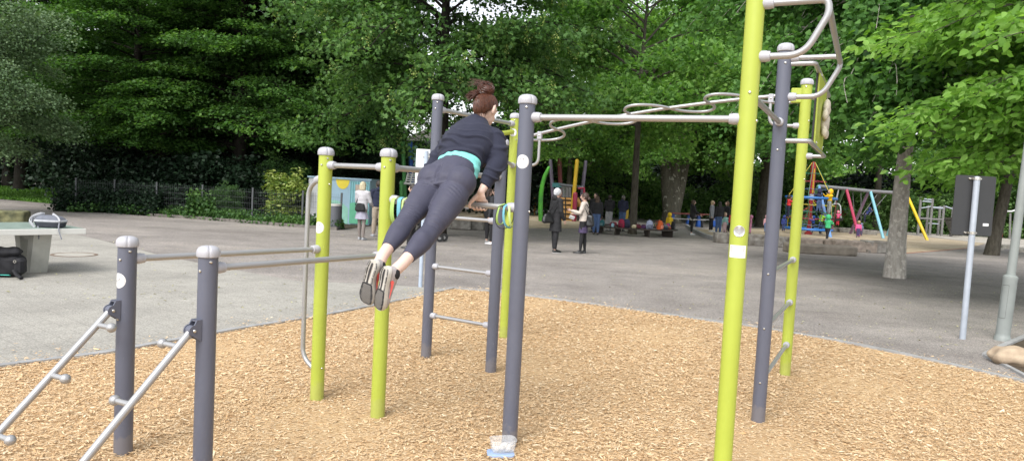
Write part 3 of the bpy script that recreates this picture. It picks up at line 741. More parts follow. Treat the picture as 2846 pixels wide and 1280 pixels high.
if QUAL > 0:
    low = lambda q: 1.0-.35*q
    tree_proto('horn_a', 3, BK_D, L_HORN, H=14, zmin=2.6, crown=6.2, z0=1.7, z1=12.5, nb=88, per=120, leafsz=.135, rise=.18, droop=.30, flat=.72, spray=.5, thick=.05, trunk_r=.30, profile=low, subs=7, limb_r=.05)
    tree_proto('horn_b', 8, BK_D, L_HORN, H=15, zmin=2.9, crown=6.0, z0=2.0, z1=13.5, nb=88, per=120, leafsz=.135, rise=.22, droop=.34, flat=.72, spray=.5, thick=.05, trunk_r=.33, profile=low, subs=7, limb_r=.05)
    tree_proto('yew', 21, BK_D, L_YEW, H=13, crown=4.6, z0=.5, z1=12, nb=110, per=170, leafsz=.16, shape='needle', rise=.12, droop=.34, flat=.6, hang=.5, spray=.5, thick=.06, trunk_r=.3, profile=lambda q: 1.0-.7*q, subs=7, limb_r=.05)
    tree_proto('maple', 34, BK_D, L_MAPLE, H=12, zmin=2.7, crown=5.6, z0=4.2, z1=11, nb=62, per=95, leafsz=.125, shape='palm', rise=.45, droop=.58, flat=.5, hang=.6, spray=.5, thick=.16, trunk_r=.30, profile=lambda q: 1.0-.25*q, subs=7, limb_r=.06)
    tree_proto('plane_a', 55, BK_M, L_PLANE, H=12.5, zmin=3.2, crown=6.6, z0=4.6, z1=11.5, nb=38, per=84, leafsz=.17, shape='palm', rise=.45, droop=.55, flat=.45, hang=.45, spray=.5, thick=.22, trunk_r=.18, subs=7, limb_r=.06)
    tree_proto('plane_b', 56, BK_M, L_PLANE, H=12.5, zmin=2.9, crown=6.2, z0=4.2, z1=11.5, nb=38, per=84, leafsz=.17, shape='palm', rise=.5, droop=.58, flat=.45, hang=.45, spray=.5, thick=.22, trunk_r=.24, subs=7, limb_r=.09)
    tree_proto('lime', 77, BK_G, L_LIME, H=10, zmin=2.95, crown=4.7, z0=4.4, z1=9, nb=62, per=130, leafsz=.125, shape='heart', rise=.42, droop=.85, flat=.35, hang=.8, spray=.5, thick=.18, trunk_r=.23, subs=7, limb_r=.04)
    tree_proto('bush', 91, BK_D, L_BUSH, H=3.0, crown=1.9, z0=.1, z1=2.7, nb=46, per=150, leafsz=.11, rise=.7, droop=.6, flat=.45, spray=.5, thick=.12, trunk_r=.06, subs=5, limb_r=.015)
    tree_proto('grey', 92, BK_D, L_GREY, H=6.2, crown=2.5, z0=2.0, z1=5.9, nb=60, per=210, leafsz=.075, rise=.5, droop=.55, flat=.3, spray=.5, thick=.14, trunk_r=.10, subs=6, limb_r=.02)
    tree_proto('aucuba', 93, BK_D, L_AUC, H=1.75, crown=.95, z0=.25, z1=1.6, nb=34, per=130, leafsz=.17, shape='fold', rise=.75, droop=.5, flat=.45, hang=.1, spray=.45, thick=.07, trunk_r=.03, subs=4, limb_r=.01)
def foliage_mass(name, seed, path, depth, z0, z1, nclump, per, size, lm, label, cat, shape='kite', thick=.5, wclump=1.6, shade=None):
    """a belt of foliage along a ground path: many flattened clumps of leaves"""
    rng = np.random.default_rng(seed); pts = np.array([(p[0], p[1]) for p in path], float)
    seg = np.linalg.norm(np.diff(pts, axis=0), axis=1); cum = np.concatenate([[0], np.cumsum(seg)])
    s = rng.random(nclump)*cum[-1]; cx = np.interp(s, cum, pts[:, 0]); cy = np.interp(s, cum, pts[:, 1])
    top = z1*(.8+.2*np.sin(s*.35+seed)+.1*np.sin(s*1.1)); cz = z0+(top-z0)*rng.random(nclump)**.9
    cy = cy+(rng.random(nclump)-.5)*depth; cx = cx+(rng.random(nclump)-.5)*depth*.5
    C = np.stack([cx, cy, cz], 1); w = wclump*rng.uniform(.5, 1.3, nclump)
    off = rng.normal(0, 1, (nclump, per, 3))*np.array([1, 1, thick])*w[:, None, None]*.55
    off[:, :, 2] -= .25*(off[:, :, 0]**2+off[:, :, 1]**2)/w[:, None]
    Pq = (C[:, None]+off).reshape(-1, 3); keep = Pq[:, 2] > .02; od = off.reshape(-1, 3)[keep]; od[:, 2] = 0
    ti = np.repeat(rng.uniform(.15, .75, nclump), per)[keep]
    V, F, t = leaves(rng, Pq[keep], size, shape, od*.4, .55, .35, ti)
    return tag(leaf_object(name, V, F, t, None, lm), label, cat, kind='stuff')
if QUAL > 0:
    gl = 'tall trees closing off the park behind the yard'
    def T(key, x, y, label, rz=0.0, sc=1.0, name='broadleaf_tree', group=gl): return plant_tree(key, (x, y, 0), label, name, 'tree', rz, sc, group)
    # left wood behind the wire fence
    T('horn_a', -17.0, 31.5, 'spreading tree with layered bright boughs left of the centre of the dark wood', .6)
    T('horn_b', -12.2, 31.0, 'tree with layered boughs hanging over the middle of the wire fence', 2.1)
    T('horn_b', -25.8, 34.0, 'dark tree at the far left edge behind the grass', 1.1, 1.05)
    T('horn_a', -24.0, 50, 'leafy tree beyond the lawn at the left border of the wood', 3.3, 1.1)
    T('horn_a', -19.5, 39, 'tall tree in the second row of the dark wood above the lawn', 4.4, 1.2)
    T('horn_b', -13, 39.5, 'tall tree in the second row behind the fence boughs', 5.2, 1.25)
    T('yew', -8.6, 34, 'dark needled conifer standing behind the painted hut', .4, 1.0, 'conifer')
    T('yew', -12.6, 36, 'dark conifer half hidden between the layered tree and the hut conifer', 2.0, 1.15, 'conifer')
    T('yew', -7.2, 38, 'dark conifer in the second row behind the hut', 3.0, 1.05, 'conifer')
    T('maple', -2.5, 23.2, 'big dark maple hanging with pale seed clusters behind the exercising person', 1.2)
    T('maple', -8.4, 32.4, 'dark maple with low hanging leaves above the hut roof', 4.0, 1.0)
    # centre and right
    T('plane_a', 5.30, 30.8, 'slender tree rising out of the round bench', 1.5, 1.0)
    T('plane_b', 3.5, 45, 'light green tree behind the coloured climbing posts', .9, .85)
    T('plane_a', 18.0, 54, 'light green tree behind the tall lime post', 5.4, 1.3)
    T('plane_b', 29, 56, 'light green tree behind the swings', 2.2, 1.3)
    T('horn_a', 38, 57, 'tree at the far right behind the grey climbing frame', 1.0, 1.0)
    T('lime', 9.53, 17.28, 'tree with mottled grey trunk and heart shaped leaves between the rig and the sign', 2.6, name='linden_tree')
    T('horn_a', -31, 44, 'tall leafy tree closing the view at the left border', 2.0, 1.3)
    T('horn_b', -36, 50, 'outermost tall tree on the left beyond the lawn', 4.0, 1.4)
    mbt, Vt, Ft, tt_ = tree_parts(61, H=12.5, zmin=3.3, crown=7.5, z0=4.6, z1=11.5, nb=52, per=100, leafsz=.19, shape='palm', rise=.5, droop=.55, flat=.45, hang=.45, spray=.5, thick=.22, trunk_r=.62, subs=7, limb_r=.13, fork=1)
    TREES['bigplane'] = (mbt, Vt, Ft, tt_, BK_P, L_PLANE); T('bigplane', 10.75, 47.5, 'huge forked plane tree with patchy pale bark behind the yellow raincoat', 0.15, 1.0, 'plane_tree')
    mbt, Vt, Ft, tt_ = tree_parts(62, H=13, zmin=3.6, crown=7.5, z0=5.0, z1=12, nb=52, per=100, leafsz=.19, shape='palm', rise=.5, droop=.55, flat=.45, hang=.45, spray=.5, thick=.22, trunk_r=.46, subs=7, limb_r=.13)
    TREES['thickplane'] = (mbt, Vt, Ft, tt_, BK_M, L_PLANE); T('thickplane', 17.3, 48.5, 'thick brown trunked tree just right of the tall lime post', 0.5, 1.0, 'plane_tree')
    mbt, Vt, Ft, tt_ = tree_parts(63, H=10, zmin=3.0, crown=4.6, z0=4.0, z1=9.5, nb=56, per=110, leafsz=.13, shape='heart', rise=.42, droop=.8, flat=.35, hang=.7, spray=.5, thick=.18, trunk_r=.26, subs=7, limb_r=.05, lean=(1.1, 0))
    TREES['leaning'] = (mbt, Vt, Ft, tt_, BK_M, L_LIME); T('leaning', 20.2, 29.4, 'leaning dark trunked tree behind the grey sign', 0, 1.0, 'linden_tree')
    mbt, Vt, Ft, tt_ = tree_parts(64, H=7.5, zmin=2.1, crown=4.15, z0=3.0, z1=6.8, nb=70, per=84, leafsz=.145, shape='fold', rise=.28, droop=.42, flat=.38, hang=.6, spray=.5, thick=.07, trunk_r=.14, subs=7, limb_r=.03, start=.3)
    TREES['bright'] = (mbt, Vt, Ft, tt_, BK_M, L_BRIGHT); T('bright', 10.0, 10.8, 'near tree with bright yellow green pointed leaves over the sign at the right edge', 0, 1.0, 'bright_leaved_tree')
    # pale seed clusters hanging in the maple
    rng = np.random.default_rng(12); mo = [o for o in bpy.data.objects if o.get('label', '').startswith('big dark maple')][0]; c = [x for x in bpy.data.objects if x.parent == mo and x.name.startswith('crown')][0]
    vs = TREES['maple'][1].reshape(-1, 9, 3)[:, 0]; sel = vs[(np.hypot(vs[:, 0], vs[:, 1]) > 3.2)]; sel = sel[rng.integers(0, len(sel), 330)]
    PP = (sel[:, None]+rng.normal(0, 1, (len(sel), 26, 3))*np.array([.05, .05, .11])-np.array([0, 0, .16])).reshape(-1, 3)
    Vq, Fq, tq = leaves(rng, PP, .055, 'kite', None, .2, .9); leaf_object('seed_clusters', Vq, Fq, tq, mo, leaf_mat('maple_seed', (.16, .22, .06), (.28, .36, .10), (.42, .48, .18), .35))
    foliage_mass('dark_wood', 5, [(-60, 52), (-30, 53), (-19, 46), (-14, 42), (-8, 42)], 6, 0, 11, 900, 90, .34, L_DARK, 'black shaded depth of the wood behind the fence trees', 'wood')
    foliage_mass('shade_foliage', 15, [(-20, 30.5), (-15, 29.2), (-9.5, 28.6)], 1.6, 0, 3.3, 150, 170, .17, L_DARK, 'near-black leaf mass added for the black shade behind the wire fence', 'shrubbery', wclump=1.0)  # near-black leaves added where only black shade lies; also hides the trunks
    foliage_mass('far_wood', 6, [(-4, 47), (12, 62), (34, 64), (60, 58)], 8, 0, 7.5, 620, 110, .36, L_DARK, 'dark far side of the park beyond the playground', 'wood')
    foliage_mass('far_shrubbery', 7, [(3, 50), (14, 57), (26, 58), (48, 52)], 4, 0, 4.6, 480, 150, .22, L_FSH, 'light green shrubbery along the far edge of the playground', 'shrubbery', wclump=1.2)

    # dark bank added behind everything to block bright sky specks low down
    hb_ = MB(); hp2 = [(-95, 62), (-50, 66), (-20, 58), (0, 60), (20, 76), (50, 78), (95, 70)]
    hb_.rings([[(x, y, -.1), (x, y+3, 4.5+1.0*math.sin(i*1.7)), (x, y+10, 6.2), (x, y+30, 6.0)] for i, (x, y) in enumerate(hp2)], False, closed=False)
    tag(hb_.build('hill', [M('sky_stop_bank', (.012, .026, .010), .95, var=.5, scale=.8)]), kind='structure')
# ------------------------------------------------------------------ ground patches of the park
def gmat(name, cols, scale=.6, fine=70, f2=.35):
    m, nt, p, out = nodes(name); geo = nd(nt, 'ShaderNodeNewGeometry'); pos = geo.outputs['Position']
    a = nd(nt, 'ShaderNodeTexNoise', Scale=scale, Detail=6.0, Roughness=.65); nt.links.new(pos, a.inputs['Vector'])
    b = nd(nt, 'ShaderNodeTexNoise', Scale=float(fine), Detail=3.0, Roughness=.7); nt.links.new(pos, b.inputs['Vector'])
    c = ramp(nt, a.outputs[0], [(.32, cols[0]), (.5, cols[1]), (.68, cols[2])])
    c = mixc(nt, f2*2, c, ramp(nt, b.outputs[0], [(.33, (.55, .55, .55)), (.67, (1.5, 1.5, 1.5))]), 'MULTIPLY')
    nt.links.new(c, p.inputs['Base Color']); p.inputs['Roughness'].default_value = .95; p.inputs['Specular IOR Level'].default_value = .15
    MATS[name] = m; return m
SAND = gmat('sand', ((.28, .225, .155), (.38, .31, .22), (.47, .40, .30)), .5, 30)
GRS = gmat('lawn_soil', ((.05, .10, .02), (.08, .16, .03), (.12, .22, .04)), .5, 20)
SOIL = gmat('bed_soil', ((.045, .035, .025), (.07, .055, .04), (.10, .08, .06)), 1.2, 25)
lawn = [G(-500, 553), G(0, 553), G(90, 561), G(195, 571), G(208, 545), G(205, 517), G(-500, 500)]
tag(flat_poly('lawn', lawn, .004, GRS), kind='structure')
sand1 = [G(1925, 637), G(1960, 655), G(2012, 673), G(2180, 681), G(2330, 692), G(2460, 702), G(2520, 704), G(2690, 690), G(2740, 676), G(2520, 652), G(2300, 641), G(2140, 634)]
tag(flat_poly('sand', sand1, .004, SAND), kind='structure')
sand2 = [G(1100, 597), G(1240, 622), G(1400, 632), G(1480, 634), G(1610, 634), G(1660, 618), G(1640, 600), G(1450, 586), G(1200, 580)]
tag(flat_poly('sand', sand2, .004, SAND), kind='structure')
sand3 = [G(2300, 636), G(2520, 648), G(2846, 690), G(3000, 690), G(2846, 640), G(2500, 612), G(2300, 602)]
tag(flat_poly('path', sand3, .003, gmat('pale_path', ((.28, .26, .23), (.38, .35, .31), (.45, .42, .38)), .4, 25)), kind='structure')
def grass(name, poly, n, h, seed, label):
    rng = np.random.default_rng(seed); xs = [q[0] for q in poly]; ys = [q[1] for q in poly]
    x = rng.uniform(max(min(xs), -42), min(max(xs), 40), n*3); y = rng.uniform(min(ys), min(max(ys), 48), n*3); ok = inside(x, y, [(q[0], q[1]) for q in poly]); x, y = x[ok][:n], y[ok][:n]; n = len(x)
    p = np.stack([x, y, np.zeros(n)], 1); d = rng.normal(0, .5, (n, 3)); d[:, 2] = 1; az = rng.random(n)*6.28; s = np.stack([np.cos(az), np.sin(az), 0*az], 1)
    hh = h*rng.uniform(.5, 1.3, n)[:, None]; V = np.stack([p-s*.03, p+s*.03, p+d*hh+s*.01, p+d*hh-s*.01], 1).reshape(-1, 3); F = np.arange(n*4).reshape(-1, 4)
    tag(mesh_np(name, V, F, None, [leaf_mat('grass_blade', (.04, .10, .015), (.09, .20, .03), (.16, .31, .05), .3)], np.repeat(rng.random(n), 4)), label, 'grass', kind='stuff')
grass('grass', lawn, 30000, .10, 4, 'lit strip of lawn under the trees at the far left')
# fallen petals and leaves on the yard
def litter():
    rng = np.random.default_rng(9); n = 2600; y = 8.5+rng.random(n)**1.4*24; x = (rng.random(n)-.5)*2*y*.8
    ok = ~inside(x, y, [(q.x, q.y) for q in bed]); ok &= (x > -6) | (rng.random(n) < .3); x, y = x[ok], y[ok]; n = len(x)
    V, F, t = leaves(rng, np.stack([x, y, np.full(n, .012)], 1), .038, 'kite', None, .97, 0.0)
    V[:, 2] = np.clip(V[:, 2], .006, .03)
    m = leaf_mat('fallen', (.12, .09, .045), (.38, .36, .18), (.60, .58, .36), .1)
    tag(leaf_object('fallen_leaves', V, F, t, None, m), 'small pale leaves and petals scattered on the asphalt yard', 'fallen leaves', kind='stuff')
litter()
# ------------------------------------------------------------------ wire fence
WIRE = M('fence_grey', (.075, .08, .085), .5, metal=.3, var=.1)
fpts = [G(210, 588), G(317, 590), G(434, 599), G(561, 607), G(700, 618), G(839, 629), G(946, 637)]
def make_fence(pts, h, label, name='wire_fence', mat=WIRE, dx=.075, post_w=.06, back=0):
    o = empty(name, pts[0], label, 'fence')
    for i, p in enumerate(pts):
        mb = MB(pts[0]); mb.box((p.x, p.y, h/2+.02), (post_w, post_w*.8, h+.06), bev=.006); mb.box((p.x, p.y, h+.055), (post_w+.01, post_w*.8+.01, .02)); mb.build('post', [mat], o)
        if i == len(pts)-1: break
        q = pts[i+1]; d = (q-p); L = d.length; d.normalize(); mb = MB(pts[0]); rot = Matrix.Rotation(math.atan2(d.y, d.x), 3, 'Z'); s = Vector((-d.y, d.x, 0))
        k = int(L/dx)
        for j in range(1, k): c = p+d*(L*j/k)+s*.035; mb.box((c.x, c.y, h/2+.04), (.0042, .0042, h-.04), rot)
        for z in np.arange(.08, h, .2): c = p+d*L/2+s*.035; mb.box((c.x, c.y, z), (L, .009, .006), rot)
        mb.build('mesh_panel', [mat], o, smooth=False)
    return o
make_fence(fpts, 1.18, 'grey wire mesh fence in front of the dark wood and the painted hut')
# raised edge along the bed
mb = MB(); strip(mb, [q+Vector((.0, -.42, 0)) for q in fpts[2:]], .12, -.02, .10); tag(mb.build('kerb', [M('old_kerb', (.16, .145, .13), .9, var=.3, scale=4)], smooth=False), kind='structure')
tag(flat_poly('soil_bed', [q+Vector((0, -.36, 0)) for q in fpts]+[Vector((-5, 29, 0)), Vector((-18, 30, 0))], .012, SOIL), kind='structure')
def ivy(name, seed, path, depth, h, n, size, lm, label, shape='heart', clump=240, w=.38):
    rng = np.random.default_rng(seed); pts = np.array([(p[0], p[1]) for p in path], float)
    seg = np.linalg.norm(np.diff(pts, axis=0), axis=1); cum = np.concatenate([[0], np.cumsum(seg)])
    sc = rng.random(clump)*cum[-1]; hh = rng.random(clump); i = rng.integers(0, clump, n)
    s = sc[i]+rng.normal(0, w, n); x = np.interp(s, cum, pts[:, 0]); y = np.interp(s, cum, pts[:, 1])+(rng.random(clump)[i]-.5)*depth+rng.normal(0, .12, n)
    z = np.abs(h*hh[i]*rng.random(n)**.7+rng.normal(0, .04, n))
    V, F, t = leaves(rng, np.stack([x, y, z+.02], 1), size, shape, None, .45, .5, rng.uniform(.1, .9, clump)[i])
    return tag(leaf_object(name, V, F, t, None, lm), label, 'ivy', kind='stuff')
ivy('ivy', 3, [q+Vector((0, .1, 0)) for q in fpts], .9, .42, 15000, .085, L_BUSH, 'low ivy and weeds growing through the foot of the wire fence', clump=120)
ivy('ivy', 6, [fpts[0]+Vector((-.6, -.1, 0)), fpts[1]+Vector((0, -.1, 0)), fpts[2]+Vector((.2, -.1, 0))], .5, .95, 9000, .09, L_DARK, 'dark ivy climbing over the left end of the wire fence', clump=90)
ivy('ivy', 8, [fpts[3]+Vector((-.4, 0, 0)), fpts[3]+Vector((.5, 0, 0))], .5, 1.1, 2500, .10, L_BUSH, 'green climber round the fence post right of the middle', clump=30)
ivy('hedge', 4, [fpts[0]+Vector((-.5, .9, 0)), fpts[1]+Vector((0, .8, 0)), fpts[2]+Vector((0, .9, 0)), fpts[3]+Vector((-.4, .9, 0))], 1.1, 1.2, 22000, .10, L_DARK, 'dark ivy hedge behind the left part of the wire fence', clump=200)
def P2(key, x, y, label, name='shrub', cat='shrub', rz=0., sc=1., group=None): return plant_tree(key, (x, y, 0), label, name, cat, rz, sc, group)
if QUAL > 0:
    a = G(775, 617); P2('aucuba', a.x, a.y+.9, 'yellow green variegated shrub behind the fence next to the painted hut', sc=.84)
    a = G(605, 610); P2('bush', a.x, a.y+.9, 'small green bush behind the fence right of the hedge', sc=.32)
    P2('bush', -9.4, 28.6, 'green bush at the foot of the conifers', sc=.6, rz=2)
    P2('grey', -17.2, 22.8, 'big greyish green shrub tree hanging over the left edge of the yard', 'grey_leaved_tree', 'tree', rz=1.0, sc=(1.05, 1.0, 1.0))
# ------------------------------------------------------------------ painted hut
hb = G(850, 618); ho = empty('painted_hut', (hb.x, hb.y, 0), 'small flat hut with a painted mural of sky and hills and a ribbed door', 'hut')
hw, hd, hh_ = 2.35, 1.6, 1.72; hx, hy = hb.x, hb.y+.2
mb = MB(hb); mb.box((hx+hw/2, hy+hd/2, hh_/2), (hw, hd, hh_)); mb.box((hx+hw/2, hy+hd/2, hh_+.03), (hw+.1, hd+.1, .06))
mb.build('wall', [M('hut_blue', (.30, .44, .54), .6, var=.08, scale=2)], ho, smooth=False)
fy = hy-.004
def patch(name, pts, mat, par, y=fy, th=.006):
    mb = MB(hb); mb.rings([[(a, y-th, b) for a, b in pts], [(a, y, b) for a, b in pts]]); return mb.build(name, [mat], par, smooth=False)
gh = M('mural_green', (.12, .42, .26), .6, var=.1); gl_ = M('mural_mint', (.26, .52, .42), .6, var=.1); ye = M('mural_yellow', (.72, .58, .05), .6, var=.05); wh = M('mural_white', (.55, .56, .58), .7, var=.12, scale=3)
hill = [(hx+.42, .02)]+[(hx+.42+1.12*t, .02+.55+.34*math.sin(t*3.0)) for t in np.linspace(0, 1, 12)]+[(hx+1.54, .02)]
patch('mural_hill', hill, gl_, ho); patch('mural_bare_patch', [(hx, .02), (hx+.40, .02), (hx+.36, hh_-.02), (hx, hh_-.02)], wh, ho)
patch('mural_sun', [(hx+1.30+.26*math.cos(a), hh_-.02-.36*abs(math.sin(a))) for a in np.linspace(math.pi, 2*math.pi, 14)]+[(hx+1.56, hh_-.02), (hx+1.04, hh_-.02)][::1], ye, ho)
patch('mural_cloud', [(hx+.62+.16*math.cos(a)*(1+.2*math.cos(3*a)), 1.25+.22*math.sin(a)) for a in np.linspace(0, 6.1, 14)], wh, ho)
dm = MB(hb); x0 = hx+1.60; n = 17
prof = []
for i in range(n): xx = x0+(hx+hw-.02-x0)*i/(n-1); prof.append((xx, fy-(.004 if i % 2 else .028)))
dm.rings([[(a, b, .05) for a, b in prof]+[(prof[-1][0], hy-.002, .05), (prof[0][0], hy-.002, .05)], [(a, b, hh_-.06) for a, b in prof]+[(prof[-1][0], hy-.002, hh_-.06), (prof[0][0], hy-.002, hh_-.06)]])
door = dm.build('ribbed_door', [M('hut_door', (.22, .46, .50), .5, var=.1)], ho, smooth=False)
dm = MB(hb); hpts = [(x0, .05)]+[(x0+.72*t, .05+.55+.25*math.sin(1+t*2.4)) for t in np.linspace(0, 1, 9)]+[(x0+.72, .05)]
dm.rings([[(a, fy-.034, b) for a, b in hpts], [(a, fy-.028, b) for a, b in hpts]]); dm.build('green_paint', [gh], door, smooth=False)
dm = MB(hb); dm.box((x0+.28, fy-.035, 1.42), (.16, .01, .24)); dm.build('door_notice', [M('notice_beige', (.5, .4, .33), .7)], door, smooth=False)
# litter bin
bp_ = G(929, 637); mb = MB(bp_); mb.lathe((bp_.x, bp_.y, .0), [(.17, .02), (.19, .04), (.205, .40), (.21, .80), (.2, .80)], seg=28)
bo = empty('litter_bin', bp_, 'round dark grey litter bin with a pale rim beside the painted hut', 'bin'); mb.build('bin_body', [M('bin_grey', (.10, .105, .12), .5, var=.1)], bo)
mb = MB(bp_); mb.lathe((bp_.x, bp_.y, 0), [(.195, .795), (.222, .795), (.222, .86), (.20, .865), (.16, .85), (.16, .80)], seg=28); mb.build('rim', [M('bin_rim', (.45, .44, .42), .5)], bo)
# ------------------------------------------------------------------ table tennis table
ZT = .70; CONC = M('cast_concrete', (.42, .415, .375), .85, var=.22, scale=3, bump=.15, bscale=80)
fr = G(240, 634.7, ZT); bk = G(95, 619, ZT); u_ = Vector((-.80, .60, 0)); bk = fr+u_*1.42; v_ = Vector((u_.y, -u_.x, 0)); v_ = v_ if v_.y < 0 else -v_
to = empty('table_tennis_table', (fr.x, fr.y, 0), 'concrete table tennis table with green top and white edge at the left border', 'table')
rotT = Matrix((v_, u_, Vector((0, 0, 1)))).transposed(); TL, TW = 2.74, (bk-fr).length
org = Vector((fr.x, fr.y, 0)); mb = MB(org); c = org+v_*TL/2+u_*TW/2; mb.box((c.x, c.y, ZT-.045), (TL, TW, .088), rotT, bev=.006); mb.build('table_top', [M('table_edge', (.66, .65, .61), .6, var=.08, scale=6)], to)
mb = MB(org); mb.box((c.x, c.y, ZT+.001), (TL-.05, TW-.05, .004), rotT); mb.build('playing_surface', [M('table_green', (.22, .28, .245), .45, var=.3, scale=9, col2=(.15, .20, .17))], to, smooth=False)
for vv in (.40, TL-.65):
    mb = MB(org)
    outer = [(.20, ZT-.09), (.36, 0), (.80, 0), (1.02, ZT-.09)]; inner = [(.44, ZT-.20), (.50, .13), (.68, .13), (.78, ZT-.16)]
    def q3(a, w): return org+u_*a[0]+v_*(vv+w)+Vector((0, 0, a[1]))
    for w0, w1 in ((0, .24),):
        ring = []
        O0 = [q3(a, w0) for a in outer]; O1 = [q3(a, w1) for a in outer]; I0 = [q3(a, w0) for a in inner]; I1 = [q3(a, w1) for a in inner]
        vs = O0+O1+I0+I1; fs = []
        for i in range(4):
            j = (i+1) % 4; fs += [(i, j, 4+j, 4+i), (8+i, 12+i, 12+j, 8+j), (i, 8+i, 8+j, j), (4+i, 4+j, 12+j, 12+i)]
        mb.add(vs, fs)
    mb.build('leg_frame', [CONC], to, smooth=False)
# ------------------------------------------------------------------ bags
def backpack(loc, rz, colA, colB, label, s=1.0, group=None, lying=False, strap=None, name='backpack', tilt=0.0):
    o = empty(name, loc, label, 'backpack' if name == 'backpack' else 'bag', group, rz); o.scale = (s, s, s)
    o.rotation_euler = (R(-72) if lying else tilt, 0, rz)
    mb = MB()
    ring = []
    for z, w, d in ((0, .11, .06), (.015, .14, .085), (.12, .155, .10), (.26, .15, .095), (.34, .125, .075), (.39, .08, .045), (.405, .03, .02)):
        ring.append([(w*math.copysign(abs(math.cos(a))**.6, math.cos(a)), d*math.copysign(abs(math.sin(a))**.6, math.sin(a))+(.01*math.sin(z*20)), z) for a in [2*math.pi*k/24 for k in range(24)]])
    mb.rings(ring); mb.build('bag_body', [colA], o)
    mb = MB(); mb.rings([[(w*math.copysign(abs(math.cos(a))**.6, math.cos(a)), -.07-d*max(0, -math.sin(a)) + .0*z, z) for a in [2*math.pi*k/20 for k in range(20)]] for z, w, d in ((.03, .09, .03), (.05, .115, .065), (.16, .12, .075), (.20, .10, .06), (.215, .06, .03))]); mb.build('front_pocket', [colB], o)
    for sx in (-1, 1):
        mb = MB(); path = smooth_path([(sx*.07, .075, .37), (sx*.08, .15, .36), (sx*.10, .17, .20), (sx*.12, .09, .03)], .06, 5)
        mb.loft(path, [.024]*len(path), [.006]*len(path), (1, 0, 0), 8); mb.build('strap', [strap or colB], o)
    mb = MB(); mb.tube(smooth_path([(-.03, .05, .39), (-.03, .05, .43), (.03, .05, .43), (.03, .05, .39)], .015, 4), .007, 8); mb.build('carry_loop', [strap or colB], o)
    return o
def fab(n, c, **k):
    c = tuple(q*.8 for q in c); return M('fabric_'+n, c, .8, var=.18, scale=14, bump=.15, bscale=120, **k)
# grey and white pack lying on the table
bc = G(137, 631, ZT+.004); ang = math.atan2(u_.y, u_.x)-math.pi+.25
bb = empty('backpack', bc, 'white and charcoal backpack lying flat on the table tennis table', 'backpack', None, .12)
WG = fab('white_grey', (.46, .47, .50)); CH_ = fab('charcoal', (.045, .05, .065)); MG = fab('mid_grey_web', (.20, .21, .24))
def srr(w, d, z, ox=0, e=.55): return [(ox+w*math.copysign(abs(math.cos(a))**e, math.cos(a)), d*math.copysign(abs(math.sin(a))**e, math.sin(a)), z) for a in [2*math.pi*k/32 for k in range(32)]]
mb = MB(); mb.rings([srr(.15, .09, .0, .02), srr(.185, .12, .012, .02), srr(.195, .13, .05, .02), srr(.205, .135, .085, .02)]); mb.build('lower_body', [CH_], bb)
mb = MB(); mb.rings([srr(.205, .135, .083, .02), srr(.213, .142, .092, .02), srr(.212, .141, .108, .02), srr(.20, .13, .118, .02)]); mb.build('pale_band', [WG], bb)
mb = MB(); mb.rings([srr(.20, .13, .115, .02), srr(.19, .125, .135, .015), srr(.155, .10, .165, .01), srr(.10, .07, .182, .0), srr(.03, .02, .187, 0)]); mb.build('top_panel', [M('fabric_slate_top', (.13, .14, .17), .8, var=.2, scale=20)], bb)
for pth, r in (([(-.17, -.12, .03), (-.24, -.10, .09), (-.22, -.02, .16), (-.13, .03, .20), (-.11, .07, .19)], .026), ([(-.20, -.10, .05), (-.235, -.02, .10), (-.20, .06, .12)], .022), ([(.04, .02, .195), (.10, -.04, .185), (.17, -.09, .15), (.21, -.12, .10)], .024), ([(-.14, -.13, .0), (-.19, -.13, .05), (-.20, -.09, .12)], .018)):
    q = smooth_path(pth, .06, 4); mb = MB(); mb.loft(q, [r]*len(q), [r*.45]*len(q), (0, 0, 1), 10); mb.build('strap', [WG], bb)
for pth in ([(-.10, -.13, .02), (-.07, -.17, .008), (-.05, -.195, -.02), (-.045, -.20, -.10), (-.045, -.20, -.17)], [(.20, -.12, .08), (.21, -.16, .03), (.235, -.20, -.03), (.26, -.205, -.10), (.28, -.205, -.16)]):
    q = smooth_path(pth, .03, 3); mb = MB(); mb.loft(q, [.010]*len(q), [.003]*len(q), (1, 0, 0), 8); mb.build('webbing', [MG], bb)
# black sports bag and teal flyer under the table
sb = G(4, 772); so = empty('sports_bag', sb, 'black sports bag with side pocket and buckle under the table tennis table', 'bag')
mb = MB(sb); BLK = fab('black', (.012, .012, .016)); rotB = Matrix.Rotation(.35, 3, 'Z')
mb.box((sb.x-.12, sb.y+.12, .16), (.62, .30, .32), rotB, bev=.06); remeshed(mb, 'bag_body', BLK, so, .015, 6, lambda c, n: .010*np.sin(c[:, 0]*31+c[:, 2]*17)*np.cos(c[:, 2]*23))
mb = MB(sb); mb.box((sb.x-.14, sb.y+.12, .36), (.58, .32, .13), rotB, bev=.05); remeshed(mb, 'top_flap', BLK, so, .015, 6, lambda c, n: .008*np.sin(c[:, 0]*25+c[:, 1]*31))
mb = MB(sb); mb.box((sb.x+.20, sb.y+.10, .17), (.13, .20, .24), rotB, bev=.04); pk = mb.build('side_pocket', [BLK], so)
mb = MB(sb); mb.lathe((sb.x+.20, sb.y-.012, .25), [(.014, 0), (.022, 0), (.022, .006), (.014, .006)], axis=(0, -1, 0), seg=16, caps=False); mb.build('buckle', [BOLT], pk)
mb = MB(sb); mb.loft(smooth_path([(sb.x+.2, sb.y-.02, .12), (sb.x+.28, sb.y-.08, .06), (sb.x+.36, sb.y-.10, .03)], .05, 5), [.035]*8, [.02]*8, (0, 1, 0), 10); mb.build('strap', [BLK], so)
